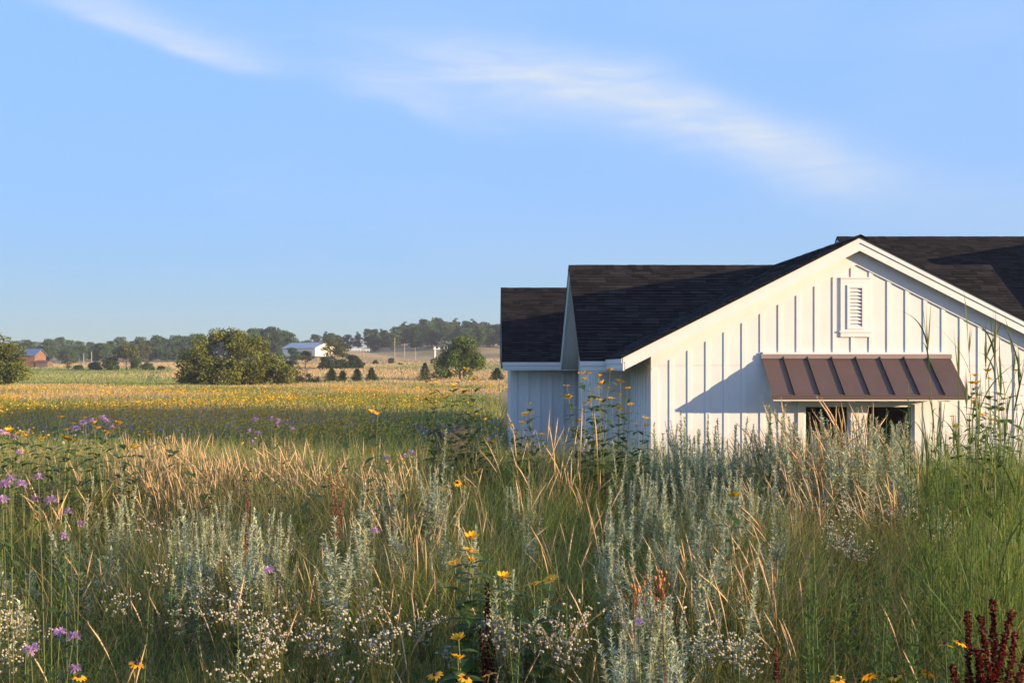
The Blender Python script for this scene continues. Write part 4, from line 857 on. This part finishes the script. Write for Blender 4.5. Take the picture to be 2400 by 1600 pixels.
def trunk_vfc(h, r, limbs, seed, spread=.5, lean=0, col=(.13, .11, .085)):
    g = np.random.default_rng(seed); paths = [bez((0, 0, -.2), (lean*.3, 0, h*.5), (lean, 0, h), 7)]; rad = [np.linspace(r, r*.35, 7)]
    for i in range(limbs):
        z = h*g.uniform(.3, .85); a = g.uniform(0, 6.28); L_ = h*g.uniform(.35, .6)*spread*2; p0 = np.array([lean*z/h, 0, z]); paths.append(bez(p0, p0+np.array((math.cos(a)*L_*.5, math.sin(a)*L_*.5, L_*.3)), p0+np.array((math.cos(a)*L_*.8, math.sin(a)*L_*.8, L_*.8)), 5)); rad.append(np.linspace(r*.45, r*.1, 5))
    return tubes(paths, rad, [np.array(col)]*len(paths), 5)
def tree_from(name, label, cat, px, py_base, d, env, k, r0, r1, n, size, col, trunk, seed, group=None, fill=.35):
    x = (px-VX)/FPX*d; z = gz(x, d); root = thing(name, label, cat, (x, d, z), 0, group)
    if trunk: obj('trunk', trunk_vfc(*trunk, seed), M['opaque'], root)
    o = obj('crown', crown_vfc(lobes_in(env, k, r0, r1, seed, .1), n, size, col, seed+1, fill), M['fol_tree'], root); return root
OLIVE, MIDG, DARKG = (.085, .105, .022), (.062, .095, .02), (.03, .052, .018)
def near_trees():
    # big willow-like thicket
    tree_from('willow_thicket', 'broad olive green tree thicket standing alone left of centre', 'tree', 548, 905, 120,
              [(-1.2, 0, 4.3, 3.8, 3.2, 2.7), (1.6, 0, 3.6, 3.2, 3, 2.4), (-4.4, 0, 2.4, 2.6, 2.4, 2.0), (4.4, 0, 2.2, 2.4, 2.4, 1.8), (6.6, 0, 1.2, 1.6, 1.6, 1.1), (-6.2, 0, 1.4, 1.4, 1.4, 1.2), (0, -1, 1.6, 5, 2.5, 1.5), (-.4, 0, 5.8, 2, 2, 1.1)], 190, .5, 1.05, 34000, .20, (.13, .145, .028), (3.2, .22, 9), 31)
    tree_from('willow_thicket', 'tall olive green tree cut by the left picture edge', 'tree', -25, 905, 112,
              [(-1.2, 0, 4.6, 3.2, 3, 2.6), (1.2, 0, 3.0, 2.6, 2.4, 2.2), (2.2, 0, 1.6, 1.9, 2, 1.5), (-3, 0, 3, 3, 3, 2.6), (-.6, 0, 6.3, 1.5, 1.5, 1.1)], 130, .5, 1.05, 24000, .20, (.14, .17, .03), (3.2, .2, 7), 33)
    tree_from('round_tree', 'rounded bright green tree standing alone just left of the house', 'tree', 1078, 890, 150,
              [(.3, 0, 4.2, 2.5, 2.4, 2.2), (-1.6, 0, 2.4, 2.2, 2, 1.8), (1.8, 0, 2.3, 1.9, 2, 1.8), (.4, 0, 5.5, 1.4, 1.4, 1.0), (-2.6, 0, 1.4, 1.2, 1.2, 1.2)], 90, .5, .95, 18000, .2, (.105, .155, .026), (2.6, .18, 6), 35)
    # young conifers
    def conifer(px, h, w, d, label, seed):
        x = (px-VX)/FPX*d; root = thing('young_conifer', label, 'conifer', (x, d, gz(x, d)), 0, 'young conifers in the far field'); g = np.random.default_rng(seed); n = 3400; t = g.random(n)**1.15; a = g.uniform(0, 6.28, n); ph = g.uniform(0, 6, 4); tier = (.6+.4*np.abs(np.sin(t*h*6+ph[0]+np.sin(a)*1.2)))*(1+.28*np.sin(a*2+ph[1]+t*5)+.2*np.sin(a*3+ph[2]-t*9)); r = w*1.15*(1-t)**.75*tier*g.uniform(.2, 1.12, n)+.03
        obj('trunk', tubes([bez((0, 0, -.1), (0, 0, h*.5), (0, 0, h), 5)], [np.linspace(.07, .01, 5)], [(.10, .08, .06)], 5), M['opaque'], root)
        obj('crown', leaves(np.stack([np.cos(a)*r, np.sin(a)*r, .12+t*h*.95], -1), a, g.uniform(-.3, .5, n), g.uniform(.12, .24, n), .09, 0, .1, np.clip(np.array((.085, .13, .055))*(1+g.normal(0, .25, (n, 1))), .005, .2), 1, (1, .2), g.uniform(-1, 1, n)), M['fol_tree'], root)
    for px, h, w, d, l in ((777, 2.05, .85, 143, 'young dark conifer, leftmost of the row of four'), (803, 1.6, .6, 144, 'smallest young conifer, second in the row of four'), (837, 1.85, .75, 145, 'young conifer, third in the row of four'), (871, 2.0, .8, 147, 'young conifer at the right end of the row of four'), (996, 2.75, .98, 148, 'larger young conifer left of the round tree'), (1165, 1.9, .95, 150, 'young dark conifer at the corner of the house')): conifer(px, h, w, d, l, int(px))
    tree_from('bare_shrub', 'dark shrub with bare reddish twigs right of the big thicket', 'shrub', 718, 905, 138, [(0, 0, .7, 1.5, 1.2, .6), (-.9, 0, .5, .9, .9, .45), (1.1, 0, .5, .9, .9, .4)], 30, .2, .4, 2600, .12, (.055, .055, .022), (2.2, .05, 16, ), 41)
near_trees()
def far_trees():
    V_ = []
    def proto(env, k, r0, r1, n, size, col, trunk, seed):
        root = thing('far_tree', 'x', 'tree', (0, 0, -80)); obj('trunk', trunk_vfc(*trunk, seed), M['opaque'], root); obj('crown', crown_vfc(lobes_in(env, k, r0, r1, seed, .3), n, size, col, seed+1, .3), M['fol_tree'], root); V_.append(root); return root
    # unit height about 10 m
    oak = [proto([(0, 0, 6.2, 3.6, 3.6, 3.2), (-1.8, 0, 4.6, 2.6, 2.6, 2.2), (2, 0, 4.4, 2.6, 2.6, 2.2), (0, 0, 2.6, 2.8, 2.8, 1.8)], 60, .7, 1.3, 7000, .36, (.055, .105, .03), (4, .25, 6), 51), proto([(0, 0, 6, 3, 3, 3.6), (.8, 0, 3.4, 3, 3, 2.4), (-1.2, 0, 7.6, 1.8, 1.8, 1.6)], 55, .7, 1.2, 6500, .36, (.065, .12, .033), (4, .25, 6), 53)]
    tall = [proto([(0, 0, 6, 2.2, 2.2, 3.8), (.6, 0, 3, 2.2, 2.2, 2.6), (-.5, 0, 8.6, 1.3, 1.3, 1.4)], 50, .6, 1.1, 5500, .34, (.06, .115, .036), (5, .22, 5), 55)]
    pine = [proto([(0, 0, 5, 2, 2, 3.4), (0, 0, 8, 1.2, 1.2, 1.9), (0, 0, 3, 2.3, 2.3, 2)], 50, .5, .9, 5500, .30, (.04, .085, .03), (6, .2, 4), 57)]
    fan = [proto([(0, 0, 7.4, 3.2, 3.2, 2.2), (-2, 0, 5.6, 2, 2, 1.8), (2, 0, 5.8, 2, 2, 1.8)], 46, .6, 1.1, 4200, .34, (.11, .13, .034), (6, .28, 9, ), 59)]
    loose = [proto([(0, 0, 6.5, 3, 3, 3), (-1.8, 0, 5.4, 2, 2, 2), (1.9, 0, 8, 1.7, 1.7, 1.6), (0, 0, 3, 2.6, 2.6, 2)], 50, .5, .9, 3800, .32, (.10, .115, .036), (6, .25, 9), 61)]
    low = [proto([(0, 0, 4.5, 5, 4, 4), (-3, 0, 3.4, 3.4, 3, 3), (3.2, 0, 3.6, 3.6, 3, 3.2)], 60, .9, 1.6, 4500, .85, (.055, .09, .026), (2, .2, 5), 63)]
    def put(kinds, px, d, h, label, name='far_tree', group=None, w=1.0):
        x = (px-VX)/FPX*d; r = copy_thing(random.choice(kinds), (x, d, gz(x, d)-.1), random.uniform(0, 6.28), h/10, label); r.name = name; r.scale = (h/10*w, h/10*w, h/10)
        if group: r['group'] = group
    # named ones in the middle distance
    put(loose, 785, 235, 7.9, 'tall loose-crowned tree right of the white barn', w=1.25); put(low, 828, 232, 3.9, 'dense dark bush at the foot of the loose-crowned tree', 'bush'); put(low, 765, 230, 3.4, 'dense dark bush left of the loose-crowned tree foot', 'bush'); put(low, 800, 231, 2.8, 'low bush below the loose-crowned tree', 'bush')
    put(oak, 657, 290, 4.2, 'small pale tree at the left end of the white barn'); put(tall, 688, 280, 5.6, 'blue-green upright tree before the white barn', w=1.15); put(low, 676, 240, 2.2, 'low dark bush before the white barn', 'bush', w=1.2); put(fan, 716, 236, 4.6, 'small bare brown tree before the white barn')
    put(low, 880, 300, 1.6, 'small round bush on the grassy mound', 'bush'); put(low, 919, 305, 2.1, 'round green bush right of the grassy mound', 'bush', w=1.2); put(low, 938, 285, .9, 'tiny bush below the round green bush', 'bush', w=1.5)
    put(fan, 297, 235, 6.6, 'pale fan-crowned tree left of the thicket', w=1.15); put(low, 262, 236, 3.6, 'dark bush left of the fan-crowned tree', 'bush', w=1.2); put(oak, 318, 238, 4.2, 'small round tree right of the fan-crowned tree'); put(low, 348, 232, 2.0, 'low dark hedge bush right of the fan-crowned tree', 'bush', w=1.6); put(low, 376, 231, 1.3, 'last low hedge bush before the tan track', 'bush', w=1.6); put(low, 186, 250, 1.5, 'low bush between the two utility poles', 'bush', w=1.9); put(low, 225, 242, 2.4, 'low bush right of the utility poles', 'bush', w=1.4); put(loose, 158, 262, 4.2, 'small loose tree left of the utility poles')
    put(loose, 340, 300, 6.6, 'pale grey-green tree behind the hedge', w=1.0)
    W1 = 'trees of the far woodland'
    def row(a, b, step, d, hf, kinds, label):
        px = a
        while px < b:
            put(kinds, px+random.uniform(-5, 5), d*random.uniform(.95, 1.06), hf(px)*random.uniform(.88, 1.12), label, 'far_tree', W1); px += step*random.uniform(.75, 1.25)
    row(45, 445, 17, 360, lambda p: 6.4+.8*math.sin(p*.03), oak+tall, 'dark green tree in the front row of the left far woodland')
    row(40, 470, 20, 450, lambda p: 8.6+1.2*math.sin(p*.045+1), oak+tall, 'hazy tree in the back row of the left far woodland')
    row(330, 450, 24, 400, lambda p: 9.4, oak, 'broad dark oak at the right end of the left woodland')
    row(585, 700, 21, 400, lambda p: 15.5-abs(p-605)*.055, oak+tall, 'tall tree behind the thicket and white barn'); row(430, 600, 24, 430, lambda p: 11, oak, 'far tree behind the big thicket')
    row(690, 900, 17, 460, lambda p: 9.0+.8*math.sin(p*.06), oak+tall+pine, 'low hazy tree on the skyline behind the barn')
    row(880, 985, 15, 440, lambda p: 8.4+(p-880)*.02, pine+oak, 'dark conifer on the skyline right of centre')
    row(970, 1200, 17, 430, lambda p: 10.5, pine+oak, 'dark tree low on the wooded hill behind the round tree'); row(960, 1210, 16, 490, lambda p: 13-abs(p-1080)*.012, pine+oak+tall, 'hazy tree on top of the wooded hill')
    row(1180, 1330, 24, 440, lambda p: 10, oak, 'far tree behind the house')
    for r in V_:
        for c in list(r.children): bpy.data.objects.remove(c)
        bpy.data.objects.remove(r)
far_trees()

# ---------------------------------------------------------------- far buildings and poles
def far_things():
    brown = solid('weathered_wood', (.23, .115, .06), .8, .2, 1.2); bluem = solid('blue_metal_roof', (.09, .15, .25), .6, .06, 1); cream = solid('cream_siding', (.78, .70, .55), .6, .04, 1); pale = solid('pale_metal_roof', (.40, .43, .45), .7, .05, 1, .2); polem = solid('pole_wood', (.33, .28, .22), .8, .15, 2); white = M['white']
    def barn(px, d, w, l, hw, rise, rz, wm, rm, label, name='barn', dz=0):
        x = (px-VX)/FPX*d; root = thing(name, label, 'barn', (x, d, gz(x, d)+dz), rz)
        mb = MB(); mb.prism([(-w/2, -.5), (w/2, -.5), (w/2, hw), (0, hw+rise-.1), (-w/2, hw)], -l/2, l/2, 'y'); mb.build('wall', wm, root, (0, 0, 0))
        for s in (-1, 1):
            mb = MB(); mb.prism([(0, hw+rise), (s*(w/2+.4), hw-rise*.8/w+.02), (s*(w/2+.4), hw-rise*.8/w+.2), (0, hw+rise+.2)], -l/2-.4, l/2+.4, 'y'); mb.build('roof', rm, root, (0, 0, 0))
        return root, w, l, hw
    r, w, l, hw = barn(722, 330, 8.2, 16, 2.2, 1.7, R(52), cream, pale, 'long low cream barn with pale metal roof beyond the thicket', dz=.3)
    mb = MB(); mb.box(-1.6, 1.6, -l/2-.06, -l/2-.005, 0, 2.5); mb.build('door', solid('cream_door', (.70, .62, .48), .6, .05, 1), r, (0, 0, 0))
    r, w, l, hw = barn(70, 285, 5.5, 6.5, 3.4, 1.7, R(82), brown, bluem, 'brown wooden barn with blue roof beside the left tree')
    for y in (-1.2, .2):
        mb = MB(); mb.box(w/2+.005, w/2+.05, y, y+.9, 2.3, 2.9); mb.build('window', white, r, (0, 0, 0))
    r, w, l, hw = barn(104, 283, 3.2, 3.6, 1.5, .35, R(85), solid('grey_wood', (.16, .11, .08), .8, .2, 1), solid('shed_roof', (.10, .08, .075), .6, .1, 1), 'small low brown shed right of the blue-roofed barn', 'shed')
    def pole(px, pt, pb, d, label, arm=True):
        x = (px-VX)/FPX*d; z = gz(x, d); h = max(3, CAMZ-(pt-VY)/FPX*d-z); root = thing('utility_pole', label, 'utility pole', (x, d, z), 0, 'utility poles')
        mb = MB(); mb.tube([(0, 0, -.3), (0, 0, h)], [.13, .09], 7); mb.build('post', polem, root, (0, 0, 0))
        if arm: mb = MB(); mb.box(-1.1, 1.1, -.17, -.135, h-.75, h-.6); mb.build('crossarm', polem, root, (0, 0, 0))
        for dx in (-.9, .9):
            if arm: mb = MB(); mb.tube([(dx, -.15, h-.6), (dx, -.15, h-.4)], .05, 6); mb.build('insulator', polem, root, (0, 0, 0))
    pole(196, 828, 848, 262, 'shorter pale pole left of its neighbour in the left hedge', False); pole(214.5, 824, 850, 262, 'taller pale pole in the left hedge', False); pole(925, 791, 828, 300, 'tallest utility pole, before the skyline trees', False); pole(852, 797, 832, 330, 'thin utility pole behind the grassy mound'); pole(948, 803, 832, 340, 'thin utility pole right of the tallest one'); pole(973, 813, 833, 330, 'short rust-white post right of the poles', False)
    # white board fence by the mound, white machinery by the wooded hill
    d = 350; x = (838-VX)/FPX*d; z = CAMZ-(824-VY)/FPX*d; fence = thing('white_fence', 'short white board fence behind the grassy mound', 'fence', (x, d, gz(x, d)), .08); zz = z-gz(x, d)
    for i in range(9): mb = MB(); mb.box(-4+i*1, -3.85+i*1, -.06, .06, -.2, zz+1.1); mb.build('post', white, fence, (0, 0, 0))
    for q in (.35, .75): mb = MB(); mb.box(-4.1, 4.3, -.10, -.061, zz+q, zz+q+.2); mb.build('rail', white, fence, (0, 0, 0))
    d = 340; x = (1034-VX)/FPX*d; z0 = gz(x, d); zb = max(.3, CAMZ-(819-VY)/FPX*d-z0); m = thing('white_machinery', 'white farm machinery with boxes and a small frame left of the round tree', 'machinery', (x, d, z0), 0)
    for nm, b in (('bed', (-2.6, 2.6, -.8, .8, zb, zb+.3)), ('cab_box', (-2.5, -1.9, -.8, .8, zb+.301, zb+.9)), ('tank', (-1.0, -.3, -.8, .8, zb+.301, zb+.75)), ('frame_post', (.9, 1.05, -.1, .1, zb+.301, zb+1.5)), ('frame_post', (2.0, 2.15, -.1, .1, zb+.301, zb+1.5)), ('frame_beam', (.9, 2.15, -.09, .09, zb+1.5, zb+1.62)), ('wheel_box', (-2.3, -1.8, -.7, .7, -.1, zb-.01)), ('wheel_box', (1.8, 2.3, -.7, .7, -.1, zb-.01))): mb = MB(); mb.box(*b); mb.build(nm, white, m, (0, 0, 0))
far_things()
def track():
    # mown green strip running away beside the thicket
    V = []; 
    for t in np.linspace(0, 1, 30):
        d = 128+t*95; px = 340+ (368-340)*t**.6; x = (px-VX)/FPX*d
        for s in (-.9, .9): V.append((x+s*(1.1), d, gz(x+s*1.1, d)+.05))
    F = np.array([(2*i, 2*i+1, 2*i+3, 2*i+2) for i in range(29)]); o = link('mown_track', mk('mown_track', np.array(V), F, solid('mown_grass', (.06, .10, .028), .95, .25, .8))); o['kind'] = 'structure'
track()

# ---------------------------------------------------------------- morning haze
def haze():
    mb = MB(); mb.box(-620, 620, -70, 640, -3.0, 34); m = bpy.data.materials.new('haze_air'); m.use_nodes = True; nt = m.node_tree; nt.nodes.remove(nt.nodes['Principled BSDF'])
    v = nt.nodes.new('ShaderNodeVolumePrincipled'); v.inputs['Color'].default_value = (.88, .88, 1, 1); v.inputs['Density'].default_value = .0003; v.inputs['Anisotropy'].default_value = .1
    nt.links.new(v.outputs[0], nt.nodes['Material Output'].inputs['Volume']); o = mb.build('haze', m); o['kind'] = 'stuff'
haze()
